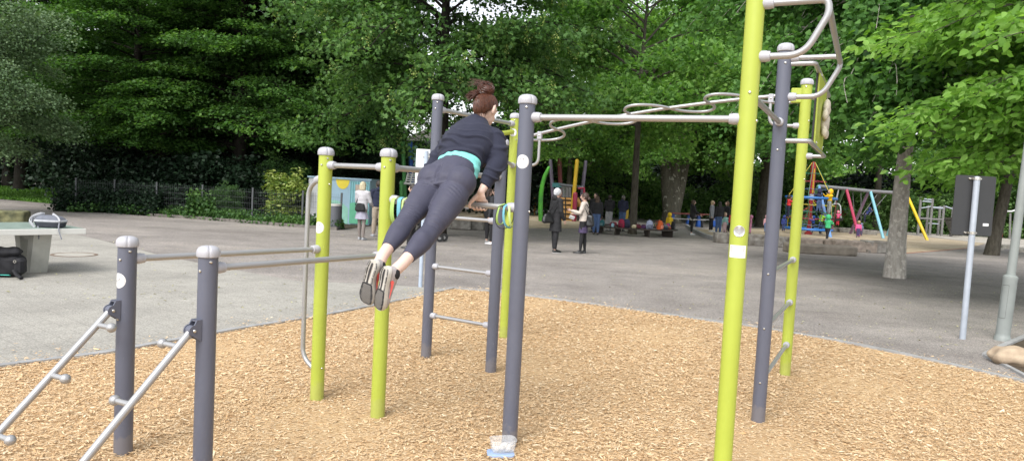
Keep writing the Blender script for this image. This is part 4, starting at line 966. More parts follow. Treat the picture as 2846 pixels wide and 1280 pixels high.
tf = G(14, 770); mb = MB(tf); mb.box((tf.x-.02, tf.y-.02, .03), (.22, .12, .012), Matrix.Rotation(.2, 3, 'Z')@Matrix.Rotation(-.25, 3, 'X'), bev=.003); o = mb.build('teal_folder', [M('teal_card', (.07, .50, .42), .5)]); o.location = tf; tag(o, 'teal folder leaning on the black sports bag under the table', 'folder')
# manhole and mossy block
mh = G(207, 708); mb = MB(mh); mb.lathe((mh.x, mh.y, .0055), [(.385, 0), (.385, .004), (.325, .004), (.325, .0005)], seg=48, caps=False); mo = empty('manhole_cover', mh, 'round manhole cover with a rusty iron ring set in the pale paving', 'manhole')
mb.build('iron_ring', [M('rust_iron', (.17, .12, .085), .8, var=.3, scale=9)], mo); mb = MB(mh); mb.lathe((mh.x, mh.y, .005), [(.325, 0), (.325, .003), (.01, .0035)], seg=48); mb.build('cover_plate', [M('cover_concrete', (.36, .34, .30), .9, var=.2)], mo)
def rock(name, c, size, seed, mat, label, cat='stone', group=None, rz=0.0, rough=.12, kind=None, bv=.07):
    mb = MB(c); mb.box((c[0], c[1], c[2]+size[2]/2), size, Matrix.Rotation(rz, 3, 'Z'), bev=min(size)*bv)
    def fn(co, no):
        return np.array([mnoise.noise(Vector(p)*2.2+Vector((seed, 0, 0)))*.6+mnoise.noise(Vector(p)*7+Vector((0, seed, 0)))*.45 for p in co])*rough
    o = remeshed(mb, name, mat, None, max(size)/44, 1, fn); o.location = c; return tag(o, label, cat, group, kind)
STN = M('stone_grey', (.24, .23, .21), .9, var=.35, scale=3, bump=.4, bscale=18, col2=(.09, .075, .06)); STR_ = M('stone_reddish', (.26, .215, .18), .9, var=.35, scale=2.5, bump=.4, bscale=18, col2=(.12, .10, .08))
MOSS = M('mossy_stone', (.13, .125, .06), .95, var=.5, scale=5, bump=.5, bscale=20, col2=(.04, .045, .025))
a = G(2, 628); rock('stone_block', (a.x, a.y+.3, 0), (.85, .5, .40), 3, MOSS, 'mossy stone block behind the table tennis table at the left edge', rz=.3, rough=.05)
# clear food box by the grey post
cb = G(1396, 1266); co_ = empty('food_box', cb, 'clear plastic food box on a blue lid at the foot of the middle grey post', 'food box')
PL = M('clear_plastic', (.80, .82, .84), .15, var=.02); PL.node_tree.nodes['Principled BSDF'].inputs['Alpha'].default_value = .20
def rrect(cx, cy, w, d, z, r=.02, rz=.25):
    out = []
    for k in range(24):
        a = 2*math.pi*k/24; x = math.copysign(abs(math.cos(a))**.45, math.cos(a))*w; y = math.copysign(abs(math.sin(a))**.45, math.sin(a))*d
        out.append((cx+x*math.cos(rz)-y*math.sin(rz), cy+x*math.sin(rz)+y*math.cos(rz), z))
    return out
mb = MB(cb); mb.rings([rrect(cb.x, cb.y, w, w*.72, z) for w, z in ((.02, .034), (.066, .034), (.071, .042), (.079, .105), (.083, .107), (.083, .111), (.078, .111), (.070, .046), (.02, .038))], False); mb.build('tub', [PL], co_)
mb = MB(cb); mb.rings([rrect(cb.x-.012, cb.y-.02, w, w*.75, z, rz=.1) for w, z in ((.075, .018), (.084, .019), (.085, .030), (.078, .032))]); mb.build('lid', [M('lid_blue', (.30, .40, .62), .3)], co_)
for i, (dx, dy) in enumerate(((-.035, -.02), (.01, .015), (.035, .02), (-.005, -.03), (.03, -.018))):
    mb = MB(cb); mb.ball((cb.x+dx, cb.y+dy, .055+.01*(i % 2)), .018, 12, 8, sc=(1.3, 1, .9)); mb.build('white_snack', [M('snack_white', (.50, .48, .45), .5)], co_)
# ------------------------------------------------------------------ sign from behind and lamp post, right
GALV = M('galvanised', (.40, .44, .50), .45, metal=.3, var=.12, scale=5); SG = M('sign_back', (.035, .036, .038), .55, var=.06)
sp = G(2675, 940); sn = empty('sign', sp, 'dark grey sign board seen from behind on a galvanised pole', 'sign')
mb = MB(sp); mb.tube([(sp.x, sp.y, -.05), (sp.x, sp.y, 2.12)], .038, 24); mb.lathe((sp.x, sp.y, 2.12), [(.041, -.02), (.041, .01), (.03, .03), (.005, .034)], seg=20); mb.build('pole', [GALV], sn)
bz, bh, bw = 1.77, .79, .535
mb = MB(sp); rg = [[(sp.x+.02+sx, sp.y+yy, bz+sz) for sx, sz in [(math.copysign(bw/2-.03, math.cos(a))+.03*math.cos(a), math.copysign(bh/2-.03, math.sin(a))+.03*math.sin(a)) for a in [2*math.pi*(k+.5)/32 for k in range(32)]]] for yy in (.048, .058)]
mb.rings(rg); bd2 = mb.build('board', [SG], sn, smooth=False); mb = MB(sp); mb.box((sp.x+.20, sp.y+.0465, bz-.245), (.075, .002, .035)); mb.build('small_label', [WHITE], bd2, smooth=False)
for dz in (.355, -.36):
    mb = MB(sp); mb.lathe((sp.x, sp.y, bz+dz-.018), [(.040, 0), (.046, 0), (.046, .036), (.040, .036)], seg=24, caps=False); mb.box((sp.x, sp.y+.042, bz+dz), (.17, .012, .022)); 
    for q in (-1, 1): mb.lathe((sp.x+q*.07, sp.y+.036, bz+dz), [(.012, 0), (.012, .012)], axis=(0, -1, 0), seg=8)
    mb.build('clamp', [BOLT], sn)
lp = G(2785, 944); ln = empty('lamp_post', lp, 'grey green street lamp pole with a thicker foot at the right edge', 'lamp post')
LG = M('lamp_grey', (.23, .25, .24), .55, var=.12, scale=4, bump=.05, bscale=50)
lt = AY(2849, 470, lp.y); ld = (lt-lp); ld = ld/ld.z; mb = MB(lp); mb.lathe((lp.x, lp.y, 0)-ld*.05 if False else lp-ld*.05, [(.096, 0), (.096, .09), (.088, .10), (.084, .14), (.084, .86), (.088, .88), (.086, .91), (.058, .93)], axis=ld, seg=32); mb.build('pole_foot', [LG], ln)
mb = MB(lp); lt = AY(2849, 470, lp.y); ld = (lt-lp); ld = ld/ld.z; mb.tube([lp+ld*.86, lp+ld*2.6, lp+ld*4.6], [.053, .050, .038], 24); mb.build('pole', [LG], ln)
mb = MB(lp); mb.lathe(lp+ld*4.55, [(.05, 0), (.07, .05), (.20, .12), (.22, .20), (.10, .32), (.03, .36)], seg=24); mb.build('lamp_head', [LG], ln)
mb = MB(lp)
fa_ = math.atan2(-lp.y, -lp.x)-.5
for z0, z1, a0, a1 in ((.30, .305, -.5, .5), (.74, .745, -.5, .5), (.30, .745, -.5, -.47), (.30, .745, .47, .5)):
    n = 6; mb.rings([[(lp.x+ld.x*z+math.cos(fa_+a)*.0855, lp.y+math.sin(fa_+a)*.0855, z-.0) for a in np.linspace(a0, a1, n)] for z in (z0, z1)], False, closed=False)
mb.build('door_seam', [M('seam_dark', (.06, .065, .06), .7)], ln)
# pole with a white board, seen behind the person's legs
wp = G(1168, 797); ws = empty('white_board_sign', wp, 'white board on a slim pale pole behind the legs of the exercising person', 'sign')
mb = MB(wp); mb.tube([(wp.x, wp.y, -.05), (wp.x, wp.y, 2.20)], .032, 20); mb.build('pole', [M('pale_pole', (.40, .47, .58), .5, metal=.2)], ws)
mb = MB(wp); mb.box((wp.x-.01, wp.y+.052, 1.86), (.32, .02, .74), bev=.004); mb.build('board', [M('board_white', (.68, .69, .70), .5)], ws)
mb = MB(wp); mb.box((wp.x, wp.y+.03, 2.12), (.13, .02, .025)); mb.box((wp.x, wp.y+.03, 1.58), (.13, .02, .025)); mb.build('clamp', [BOLT], ws)
# boulder in its kerbed corner
bc_ = G(2812, 1012); LS = M('sandstone', (.40, .32, .23), .9, var=.3, scale=5, bump=.4, bscale=22, col2=(.26, .19, .13))
rock('boulder', (bc_.x+.12, bc_.y+.02, -.03), (.66, .36, .21), 9, LS, 'tan boulder lying in the kerbed corner at the right edge', rz=-.25, rough=.075, bv=.40)
mb = MB(); strip(mb, [G(2738, 988), G(2790, 962), G(2846, 938), G(2960, 890)], .07, -.03, .03); strip(mb, [G(2738, 990), G(2790, 1015), G(2860, 1052)], .05, -.03, .025)
tag(mb.build('kerb', [kc], smooth=False), kind='structure')
tag(flat_poly('soil_corner', [G(2745, 988), G(2795, 965), G(2860, 938), G(2960, 900), G(3000, 1080), G(2860, 1048)], .005, SOIL), kind='structure')
for i, (x, y, w, h, dx) in enumerate(((2795, 690, .62, .22, 0), (2838, 700, .7, .24, 0), (2772, 694, .3, .12, 0))):
    a = G(x, y); rock('pale_stone', (a.x, a.y, -.02), (w, .4, h), 20+i, M('limestone', (.42, .39, .33), .9, var=.2, scale=5), ('long pale stone beyond the lamp post', 'pale stone at the right edge beyond the lamp post', 'smallest pale stone beside the leaning trunk')[i], rz=.2*i, rough=.06)
# ------------------------------------------------------------------ the exercising person
SKIN = M('skin', (.56, .36, .28), .5, var=.06, scale=25, spec=.4)
SKINW = M('skin_warm', (.64, .46, .385), .5, var=.10, scale=30, spec=.4)
def cloth(name, c, rough=.8, weave=900, bump=.2, var=.10):
    m, nt, p, out = nodes(name); tc = nd(nt, 'ShaderNodeTexCoord')
    a = nd(nt, 'ShaderNodeTexNoise', Scale=14.0, Detail=4.0); nt.links.new(tc.outputs['Object'], a.inputs['Vector'])
    nt.links.new(ramp(nt, a.outputs[0], [(.3, tuple(x*(1-var) for x in c)), (.7, tuple(x*(1+var) for x in c))]), p.inputs['Base Color'])
    p.inputs['Roughness'].default_value = rough; p.inputs['Specular IOR Level'].default_value = .3; p.inputs['Sheen Weight'].default_value = .04; p.inputs['Sheen Roughness'].default_value = .5
    b = nd(nt, 'ShaderNodeTexNoise', Scale=float(weave), Detail=1.0); nt.links.new(tc.outputs['Object'], b.inputs['Vector'])
    bp = nd(nt, 'ShaderNodeBump', Strength=bump, Distance=.001); nt.links.new(b.outputs[0], bp.inputs['Height']); nt.links.new(bp.outputs[0], p.inputs['Normal'])
    MATS[name] = m; return m
LEGG = cloth('leggings_slate', (.052, .052, .080), .62); SWEAT = cloth('sweatshirt_dark', (.022, .024, .042), .9); TEAL = cloth('shirt_teal', (.20, .60, .55), .8)
HAIR = M('hair_auburn', (.036, .013, .007), .42, var=.45, scale=30, spec=.5)
cB = pD.lerp(pH, .5); bdir = dDH.copy(); nfar = Vector((-bdir.y, bdir.x, 0)); nfar = nfar if nfar.y > 0 else -nfar; UPZ = Vector((0, 0, 1))
HO = Vector((cB.x, cB.y, 0)); person = empty('person', HO, 'person in dark sweatshirt and slate leggings with hair bun pushing up on the bar', 'person')
def barpt(x_px):   # point of the gripped bar seen at a photo column
    best = min(range(101), key=lambda i: abs((lambda q: PW/2+FPX*(q-Vector((0, 0, EYE))).dot(RT)/(q-Vector((0, 0, EYE))).dot(FW))(pD.lerp(pH, i/100))-x_px)); return pD.lerp(pH, best/100)
gR, gL = barpt(1333), barpt(1178)
side = bdir*.97+UPZ*.03; side.normalize()
J_ = dict(shR=AY(1378, 390, 4.80), elR=AY(1384, 452, 4.69), shL=AY(1252, 400, 4.94), elL=AY(1216, 447, 4.86),
          hipR=AY(1268, 530, 4.40), hipL=AY(1200, 524, 4.49), knR=AY(1196, 643, 4.16), knL=AY(1131, 612, 4.20), anR=AY(1118, 733, 3.90), anL=AY(1064, 709, 3.94))
wrR = gR+UPZ*.088-nfar*.018+bdir*.012; wrL = gL+UPZ*.088-nfar*.018-bdir*.012
spine = [AY(1218, 520, 4.42), AY(1243, 490, 4.50), AY(1273, 462, 4.60), AY(1284, 440, 4.68), AY(1300, 408, 4.78), AY(1318, 372, 4.85), AY(1330, 347, 4.88)]
neck = [AY(1328, 350, 4.88), AY(1338, 330, 4.895), AY(1346, 312, 4.905)]
hc = AY(1350, 301, 4.905)
hf = Vector((.50, .80, -.34)).normalized(); hu = Vector((-.10, -.12, 1.0)); hu = (hu-hf*hu.dot(hf)).normalized(); hs_v = hf.cross(hu).normalized()
HR = Matrix((hs_v, hf, hu)).transposed()
def hp(x, y, z): return hc+HR@Vector((x, y, z))
HEEL = dict(anL=(AY(1037, 724, 3.815), AY(1010, 847, 3.865), Vector((-.42, -.90, -.12))), anR=(AY(1070, 741, 3.79), AY(1047, 864, 3.84), Vector((-.66, -.75, .02))))
# --- body, one continuous skin surface
mb = MB(HO)
mb.loft(spine, [.09, .12, .112, .112, .13, .12, .08], [.055, .075, .078, .078, .083, .07, .06], side, 22)
mb.tube(neck+[hp(0, -.02, -.05)], [.062, .052, .050, .05], 16, round_ends=True)
for s, sh, el, wr in ((1, 'shR', 'elR', wrR), (-1, 'shL', 'elL', wrL)):
    a, b = J_[sh], J_[el]
    mb.tube([spine[5].lerp(a, .3), a, a.lerp(b, .5), b, b.lerp(wr, .3), b.lerp(wr, .75), wr], [.06, .055, .045, .038, .040, .029, .024], 14, round_ends=True)
for h, k, n_ in (('hipR', 'knR', 'anR'), ('hipL', 'knL', 'anL')):
    a, b, c = J_[h], J_[k], J_[n_]; ht = HEEL[n_]; f_ = (ht[1]-ht[0]).normalized(); nn_ = (ht[2]-f_*ht[2].dot(f_)).normalized(); co2 = ht[0]+f_*.045-nn_*.055; mb.tube([a, a.lerp(b, .5), b, b.lerp(c, .3), b.lerp(c, .75), c, c.lerp(co2, .6), co2, co2+f_*.03+nn_*.02], [.085, .075, .05, .052, .036, .034, .034, .032, .028], 16, round_ends=True)
# head
mb.ball(hc, 1, 22, 16, rot=HR@Matrix.Diagonal((.071, .088, .096)))
mb.ball(hp(0, .03, -.05), 1, 18, 12, rot=HR@Matrix.Diagonal((.055, .062, .062)))
mb.ball(hp(0, .062, -.082), 1, 12, 8, rot=HR@Matrix.Diagonal((.028, .026, .024)))
mb.tube([hp(0, .088, .018), hp(0, .102, -.004), hp(0, .112, -.022)], [.009, .011, .014], 10, round_ends=True)
mb.ball(hp(0, .09, -.052), 1, 10, 8, rot=HR@Matrix.Diagonal((.024, .012, .010)))
for s in (-1, 1):
    mb.ball(hp(s*.030, .078, .012), 1, 10, 8, rot=HR@Matrix.Diagonal((.017, .014, .012)))
    mb.ball(hp(s*.074, -.004, -.012), 1, 12, 10, rot=HR@Matrix.Rotation(s*.35, 3, 'Z')@Matrix.Diagonal((.014, .023, .038)))
# hands closing on the bar
def hand(mb, g, s, wr):
    """s=+1: right hand, thumb on the side towards -bdir"""
    def q(th, rho, al): t = R(th); return g+(nfar*math.cos(t)+UPZ*math.sin(t))*rho+bdir*al
    palm = [wr, wr*.55+q(100, .034, 0)*.45, q(84, .034, 0), q(48, .036, s*.002)]
    mb.loft(palm, [.024, .034, .042, .041], [.018, .018, .015, .013], bdir, 16)
    for i, (al, ln, r) in enumerate(((-.033, 1.0, .0098), (-.011, 1.08, .0102), (.011, 1.02, .0098), (.031, .86, .0086))):
        al *= s; k = s*(.001*i)
        ang = [60, 32, 2, -30, -62, -62-52*ln*.75, -62-78*ln]
        rh = [.036, .036, .031, .031, .030, .030, .0295]
        mb.tube([q(a, rh[j], al*(1+.02*j)+k) for j, a in enumerate(ang)], [r*1.12, r*1.1, r*1.05, r, r*.98, r*.92, r*.82], 10, round_ends=True)
    a0 = wr.lerp(q(110, .04, 0), .55)-bdir*s*.020
    mb.tube([a0, q(128, .040, -s*.042), q(158, .034, -s*.056), q(186, .0315, -s*.062), q(214, .031, -s*.060)], [.017, .0155, .012, .0115, .0095], 10, round_ends=True)
hand(mb, gR, 1, wrR); hand(mb, gL, -1, wrL)
remeshed(mb, 'body', SKINW, person, .0052, 3)
# --- leggings
mb = MB(HO); lg = [AY(1205, 532, 4.38)]+spine[:3]
mb.loft([AY(1212, 530, 4.40), AY(1222, 512, 4.44), AY(1243, 490, 4.50), AY(1262, 472, 4.565), AY(1268, 465, 4.59)], [.075, .145, .166, .150, .143], [.060, .098, .108, .102, .098], side, 30)
back = (Vector((0, -1, 0))*.85+UPZ*.5).normalized()
for s, h, k, n_ in ((1, 'hipR', 'knR', 'anR'), (-1, 'hipL', 'knL', 'anL')):
    a, b, c = J_[h], J_[k], J_[n_]
    gl0 = AY(1279, 507, 4.415) if s > 0 else AY(1204, 500, 4.485)
    mb.ball(gl0, .104, 24, 16, sc=(1.0, 1.0, 1.0))
    d = (b-a).normalized()
    pts = [a+UPZ*.01, a.lerp(b, .18), a.lerp(b, .4), a.lerp(b, .65), a.lerp(b, .86), b, b.lerp(c, .14), b.lerp(c, .32), b.lerp(c, .55), b.lerp(c, .74), b.lerp(c, .80)]
    mb.loft(pts, [.094, .100, .092, .078, .066, .0595, .0595, .064, .055, .043, .0415], [.090, .098, .094, .080, .067, .060, .061, .065, .056, .043, .0415], side, 26)
    mb.ball(b.lerp(c, .27)+back*.012+nfar*-.004, .055, 18, 12)
kn = [J_['knR'], J_['knL']]; ax = [((J_['anR']-J_['hipR']).normalized()), ((J_['anL']-J_['hipL']).normalized())]
hips = [J_['hipR'], J_['hipL']]
def legfold(co, no):
    co = co+np.array(HO); d = np.zeros(len(co)); dist = [np.linalg.norm(co-np.array(k), axis=1) for k in kn]; which = (dist[1] < dist[0]).astype(int)
    nz = np.array([mnoise.noise(Vector(p)*16) for p in co]); nz2 = np.array([mnoise.noise(Vector(p)*7+Vector((5, 0, 0))) for p in co])
    for i in (0, 1):
        m = which == i; rel = co-np.array(kn[i]); t = rel@np.array(ax[i]); sd = rel@np.array(side)
        bk_ = no@np.array(back)
        ph = (t+.16*sd*(1 if i else -1)+.10*np.abs(sd)+.03*nz2)/.024*2*np.pi+nz*2.2
        env = np.exp(-((t+.03)/.062)**2)*np.clip(.35+bk_, 0, 1)
        f1 = (np.maximum(0, np.sin(ph))**.7-.45)*.0062*env*(.55+.9*np.clip(nz2+.4, 0, 1))
        hp_ = co-np.array(hips[i]); t2 = hp_@np.array(ax[i]); s2 = hp_@np.array(side)
        ph2 = (t2-.35*s2*(1 if i == 0 else -1)+.02*nz2)/.026*2*np.pi
        env2 = np.exp(-((t2-.085)/.035)**2)*np.clip(.2+bk_, 0, 1)
        f2 = (np.maximum(0, np.sin(ph2))**.8-.35)*.0052*env2
        d[m] = (f1+f2*np.clip(np.abs(s2)/.03, 0, 1)+nz*.0012)[m]
    r_ = co-np.array(AY(1243, 488, 4.50)); gx = np.array((AY(1216, 534, 4.38)-AY(1243, 488, 4.50)).normalized()); tt_ = r_@gx; ss_ = r_@np.array(side)
    d -= .013*np.exp(-(ss_/.012)**2)*np.clip((tt_+.02)/.04, 0, 1)*np.clip((.15-tt_)/.02, 0, 1)*np.clip(no@np.array(back)+.2, 0, 1)
    return d
remeshed(mb, 'leggings', LEGG, person, .0058, 4, legfold)
# teal shirt showing under the hem
mb = MB(HO); mb.loft([AY(1262, 478, 4.57), AY(1270, 468, 4.60), AY(1280, 448, 4.66), AY(1284, 436, 4.70)], [.152, .152, .146, .14], [.110, .110, .104, .1], side+UPZ*-.12, 30)
mb.loft([AY(1316, 490, 4.53), AY(1317, 474, 4.56), AY(1312, 452, 4.62)], [.016, .034, .05], [.04, .055, .06], side, 16)
remeshed(mb, 'shirt', TEAL, person, .006, 4, lambda c, n: .003*np.sin(c[:, 0]*55+c[:, 2]*110+np.sin(c[:, 0]*30)*2))
# sweatshirt
mb = MB(HO)
mb.loft([AY(1278, 456, 4.63), AY(1281, 447, 4.66), AY(1284, 438, 4.69), AY(1290, 425, 4.73), AY(1300, 405, 4.78), AY(1310, 380, 4.83), AY(1318, 358, 4.86), AY(1328, 340, 4.885), AY(1333, 331, 4.895)],
        [.153, .155, .172, .190, .195, .186, .152, .095, .066], [.114, .118, .138, .148, .142, .126, .098, .072, .060], side, 34)
for s, sh, el, wr in ((1, 'shR', 'elR', wrR), (-1, 'shL', 'elL', wrL)):
    a, b = J_[sh], J_[el]; e = b.lerp(wr, .80)
    mb.tube([AY(1318, 372, 4.86).lerp(a, .45), a+UPZ*.003, a.lerp(b, .35), a.lerp(b, .75), b, b.lerp(e, .3), b.lerp(e, .6), b.lerp(e, .84)], [.088, .078, .074, .068, .063, .061, .056, .046], 22, round_ends=True)
    mb.tube([b.lerp(e, .80), b.lerp(e, .86), e], [.038, .0375, .0355], 20)
spA = np.array(AY(1278, 456, 4.63)); spB = np.array(AY(1318, 360, 4.86)); spd = (spB-spA)/np.linalg.norm(spB-spA)
def sfold(co, no):
    co = co+np.array(HO); nz = np.array([mnoise.noise(Vector(p)*9) for p in co]); nz2 = np.array([mnoise.noise(Vector(p)*4+Vector((3, 1, 0))) for p in co]); nz3 = np.array([mnoise.noise(Vector(p)*22) for p in co])
    rel = co-spA; t = rel@spd; sd = rel@np.array(side)
    onbody = np.clip(1-(np.abs(sd)-.15)/.03, 0, 1)*np.exp(-((np.linalg.norm(rel-np.outer(t, spd)-np.outer(sd, np.array(side)), axis=1))/.25)**4)
    ph = (t+.05*np.sin(sd*13+.8)+.085*nz2)/.085*2*np.pi+nz*2.0
    env = np.clip((t-.055)/.03, 0, 1)*np.clip((.24-t)/.12, .12, 1)
    f = (np.maximum(0, np.sin(ph))**2.2-.25)*.021*env*onbody
    arm = 1-onbody; z = co[:, 2]
    ph2 = (z*1.0+sd*.6+.09*nz2)/.075*2*np.pi+nz*2.6
    f += (np.maximum(0, np.sin(ph2))**2.2-.25)*.0125*arm*np.clip((z-1.64)/.03, 0, 1)
    band_ = np.clip((.045-t)/.01, 0, 1)*onbody
    f += nz3*.002*(1-band_)-.004*np.exp(-((t-.047)/.006)**2)*onbody
    return f
remeshed(mb, 'sweatshirt', SWEAT, person, .0062, 3, sfold)
# --- shoes
SOLE_D = M('outsole_dark', (.030, .030, .034), .7, var=.1); MID = M('midsole_pale', (.50, .48, .44), .6, var=.12, scale=30); UPR = M('shoe_mesh_grey', (.36, .33, .33), .8, var=.2, scale=60, bump=.2, bscale=400); CORAL = M('coral', (.75, .12, .11), .5, var=.05)
SOCK = M('sock_black', (.012, .012, .014), .9)
def shoe(heel, toe, nrm, inner, label, par=person):
    f = (toe-heel).normalized(); n = (nrm-f*nrm.dot(f)).normalized(); s = f.cross(n).normalized(); L = (toe-heel).length
    c0 = heel
    def q(u, v, w): return c0+f*(u*L)+s*(v)+n*(w)       # w>0 towards the ground side
    us = [0, .03, .10, .22, .38, .52, .66, .80, .91, .975, 1.0]; hw = [.010, .024, .033, .034, .029, .033, .043, .046, .038, .022, .008]
    off = [0, 0, .0, .002, .005, .004, 0, -.003, -.006, -.008, -.008]
    bow = [.012, .008, .003, 0, 0, 0, 0, .002, .008, .014, .018]   # toe spring
    def outline(k, w, grow=0.0):
        pts = [q(us[i], off[i]*inner+(hw[i]+grow), -bow[i]+w) for i in range(len(us))]+[q(us[i], off[i]*inner-(hw[i]+grow), -bow[i]+w) for i in range(len(us)-1, -1, -1)]; return pts
    mb = MB(HO); mb.rings([outline(0, 0, 0), outline(0, -.010, .003), outline(0, -.024, .001)]); mid = mb.build('midsole', [MID], None)
    mb = MB(HO); secs = []
    for i, u in enumerate(us):
        h = np.interp(u, [0, .05, .2, .35, .5, .7, .9, 1], [.045, .075, .085, .082, .066, .052, .040, .018]); rg = []
        for k in range(16):
            a = 2*math.pi*k/16; rg.append(q(u*.985+.006, off[i]*inner+math.cos(a)*(hw[i]-.001), -bow[i]-.012-h*.5-math.sin(a)*h*.52))
        secs.append(rg)
    mb.rings(secs); so = mb.build('shoe', [UPR], par); mid.parent = so; so['label'] = label
    def flat(name, pts2, w, mat, th=.002):
        mb = MB(HO); mb.rings([[q(u, v, -np.interp(u, us, bow)+w) for u, v in pts2], [q(u, v, -np.interp(u, us, bow)+w+th) for u, v in pts2]]); return mb
    # dark rubber: forefoot pad and rim strips
    mb = MB(HO)
    def addflat(p2, w0=.0003, w1=.0024): mb.rings([[q(u, v+np.interp(u, us, off)*inner, -np.interp(u, us, bow)+w0) for u, v in p2], [q(u, v+np.interp(u, us, off)*inner, -np.interp(u, us, bow)+w1) for u, v in p2]])
    W_ = lambda u: np.interp(u, us, hw)
    fore = [(u, W_(u)*.78) for u in np.linspace(.50, .965, 10)]+[(u, -W_(u)*.78) for u in np.linspace(.965, .50, 10)]
    addflat(fore)
    for s0 in (-1, 1):
        for u0, u1 in ((.04, .16), (.18, .33), (.35, .49), (.51, .66), (.68, .82), (.84, .95)):
            uu = np.linspace(u0, u1, 5); addflat([(u, s0*W_(u)*.98) for u in uu]+[(u, s0*W_(u)*(.66 if u0 < .5 else .84)) for u in uu[::-1]])
    addflat([(u, .30*W_(u)) for u in np.linspace(.06, .5, 6)]+[(u, -.02*W_(u)) for u in np.linspace(.5, .06, 6)])
    mb.build('outsole', [SOLE_D], so)
    mb = MB(HO)
    for i in range(11):
        for j in range(-3, 4):
            u = .55+i*.037; v = j*.0098+(.005 if i % 2 else 0)
            if abs(v) < W_(u)*.70: addflat2 = [(u-.008, v-.0022), (u+.008, v-.0022), (u+.008, v+.0022), (u-.008, v+.0022)]; mb.rings([[q(a, b+np.interp(a, us, off)*inner, -np.interp(a, us, bow)+w) for a, b in addflat2] for w in (.002, .0032)])
    for u0, u1 in ((.05, .47),):
        for s0 in (-.82, .82): mb.rings([[q(u, s0*W_(u)+np.interp(u, us, off)*inner+e, -np.interp(u, us, bow)+w) for u in np.linspace(u0, u1, 6)]+[q(u, s0*W_(u)+np.interp(u, us, off)*inner-e, -np.interp(u, us, bow)+w) for u in np.linspace(u1, u0, 6)] for e, w in ((.0012, .002), (.0012, .0033))])
    mb.build('tread', [MID], so)
    # coral tick on the outer side and laces
    mb = MB(HO); tick = [(.30, -.030), (.26, -.040), (.30, -.052), (.42, -.050), (.66, -.034), (.50, -.038), (.36, -.036)]
    for sd in (1, -1):
        def sf(u, w, e): hwid = W_(u); h = np.interp(u, [0, .05, .2, .35, .5, .7, .9, 1], [.045, .075, .085, .082, .066, .052, .040, .018]); c = (w+.012+h*.5)/(h*.52); return q(u, np.interp(u, us, off)*inner+sd*(hwid*math.sqrt(max(.05, 1-min(.95, c*c)))+e), w-np.interp(u, us, bow))
        mb.rings([[sf(u, w, .0005) for u, w in tick], [sf(u, w, .0035) for u, w in tick]])
    mb.build('coral_tick', [CORAL], so)
    mb = MB(HO)
    for i in range(5): u = .36+i*.06; h = np.interp(u, [.35, .5, .7], [.098, .080, .066]); mb.tube([q(u, -.018, -h+.006), q(u+.015, 0, -h-.003), q(u, .018, -h+.006)], .0022, 6)
    mb.tube([q(.36, .01, -.10), q(.33, .03, -.125), q(.42, .045, -.12)], .002, 6); mb.build('laces', [WHITE], so)
    mb = MB(HO); mb.lathe(q(.17, 0, -.052), [(.034, 0), (.0385, .010), (.0385, .024), (.036, .034), (.0355, .033)], axis=-n, seg=18, caps=False); mb.build('sock', [SOCK], so)
    return so
hl, tl = AY(1034, 727, 3.80), AY(1006, 843, 3.86)
shoe(*HEEL['anL'], 1, 'left grey running shoe seen from the sole')
shoe(*HEEL['anR'], -1, 'right grey running shoe with a coral tick on its side')
# ankle to heel bridge (skin)
# --- hair
def hdir(a, e): return Vector((math.sin(a)*math.cos(e), math.cos(a)*math.cos(e), math.sin(e)))
rx_, ry_, rz_ = .077, .094, .099
bun_dir = Vector((-.02, -.42, .90)).normalized()
def hairline(a):   # lowest elevation covered by hair at azimuth a (0 = face)
    a = abs((a+math.pi) % (2*math.pi)-math.pi); return np.interp(a, [0, .7, 1.15, 1.5, 1.8, 2.3, math.pi], [.62, .50, .20, .02, -.25, -.78, -.86])
def surf(d, k=1.0): return hp(d.x*rx_*k, d.y*ry_*k-.004, d.z*rz_*k+.003)
mb = MB(HO); nA, nE = 40, 26; rings = []
for i in range(nE+1):
    rg = []
    for j in range(nA):
        a = 2*math.pi*j/nA; e0 = hairline(a); e = e0-.06+(math.pi/2*.995-e0+.06)*i/nE; k = 1.0 if i > 1 else (.93 if i == 0 else .985)
        k += .012*math.sin(a*9+e*3); rg.append(surf(hdir(a, e), k))
    rings.append(rg)
mb.rings(rings, False); mb.build('hair', [HAIR], person); hairo = bpy.data.objects[person.name] and [o for o in bpy.data.objects if o.name == 'hair'][0]
rh = random.Random(4); mb = MB(HO)
for i in range(1150):
    a = rh.uniform(0, 2*math.pi); e = hairline(a)+rh.uniform(-.03, .9)*rh.random(); d0 = hdir(a, e); pts = []; rad = rh.uniform(1.0, 1.055); wob = rh.uniform(-.10, .10)
    for t in np.linspace(0, 1, 8):
        d = (d0*(1-t)+bun_dir*t); d.x += wob*math.sin(t*3.14)*.6; d.normalize(); pts.append(surf(d, rad+.035*math.sin(t*3.1)+rh.uniform(-.004, .004)))
    mb.tube(pts, [.0010]+[.0020]*6+[.0012], 4)
bc0 = surf(bun_dir, 1.0)+HR@Vector((0, -.005, .026))
mb.build('hair_strands', [M('hair_strand', (.080, .027, .013), .38, var=.5, scale=60, spec=.6)], hairo)
mb = MB(HO); mb.ball(bc0, .042, 16, 10, sc=(1.15, 1.15, .85))
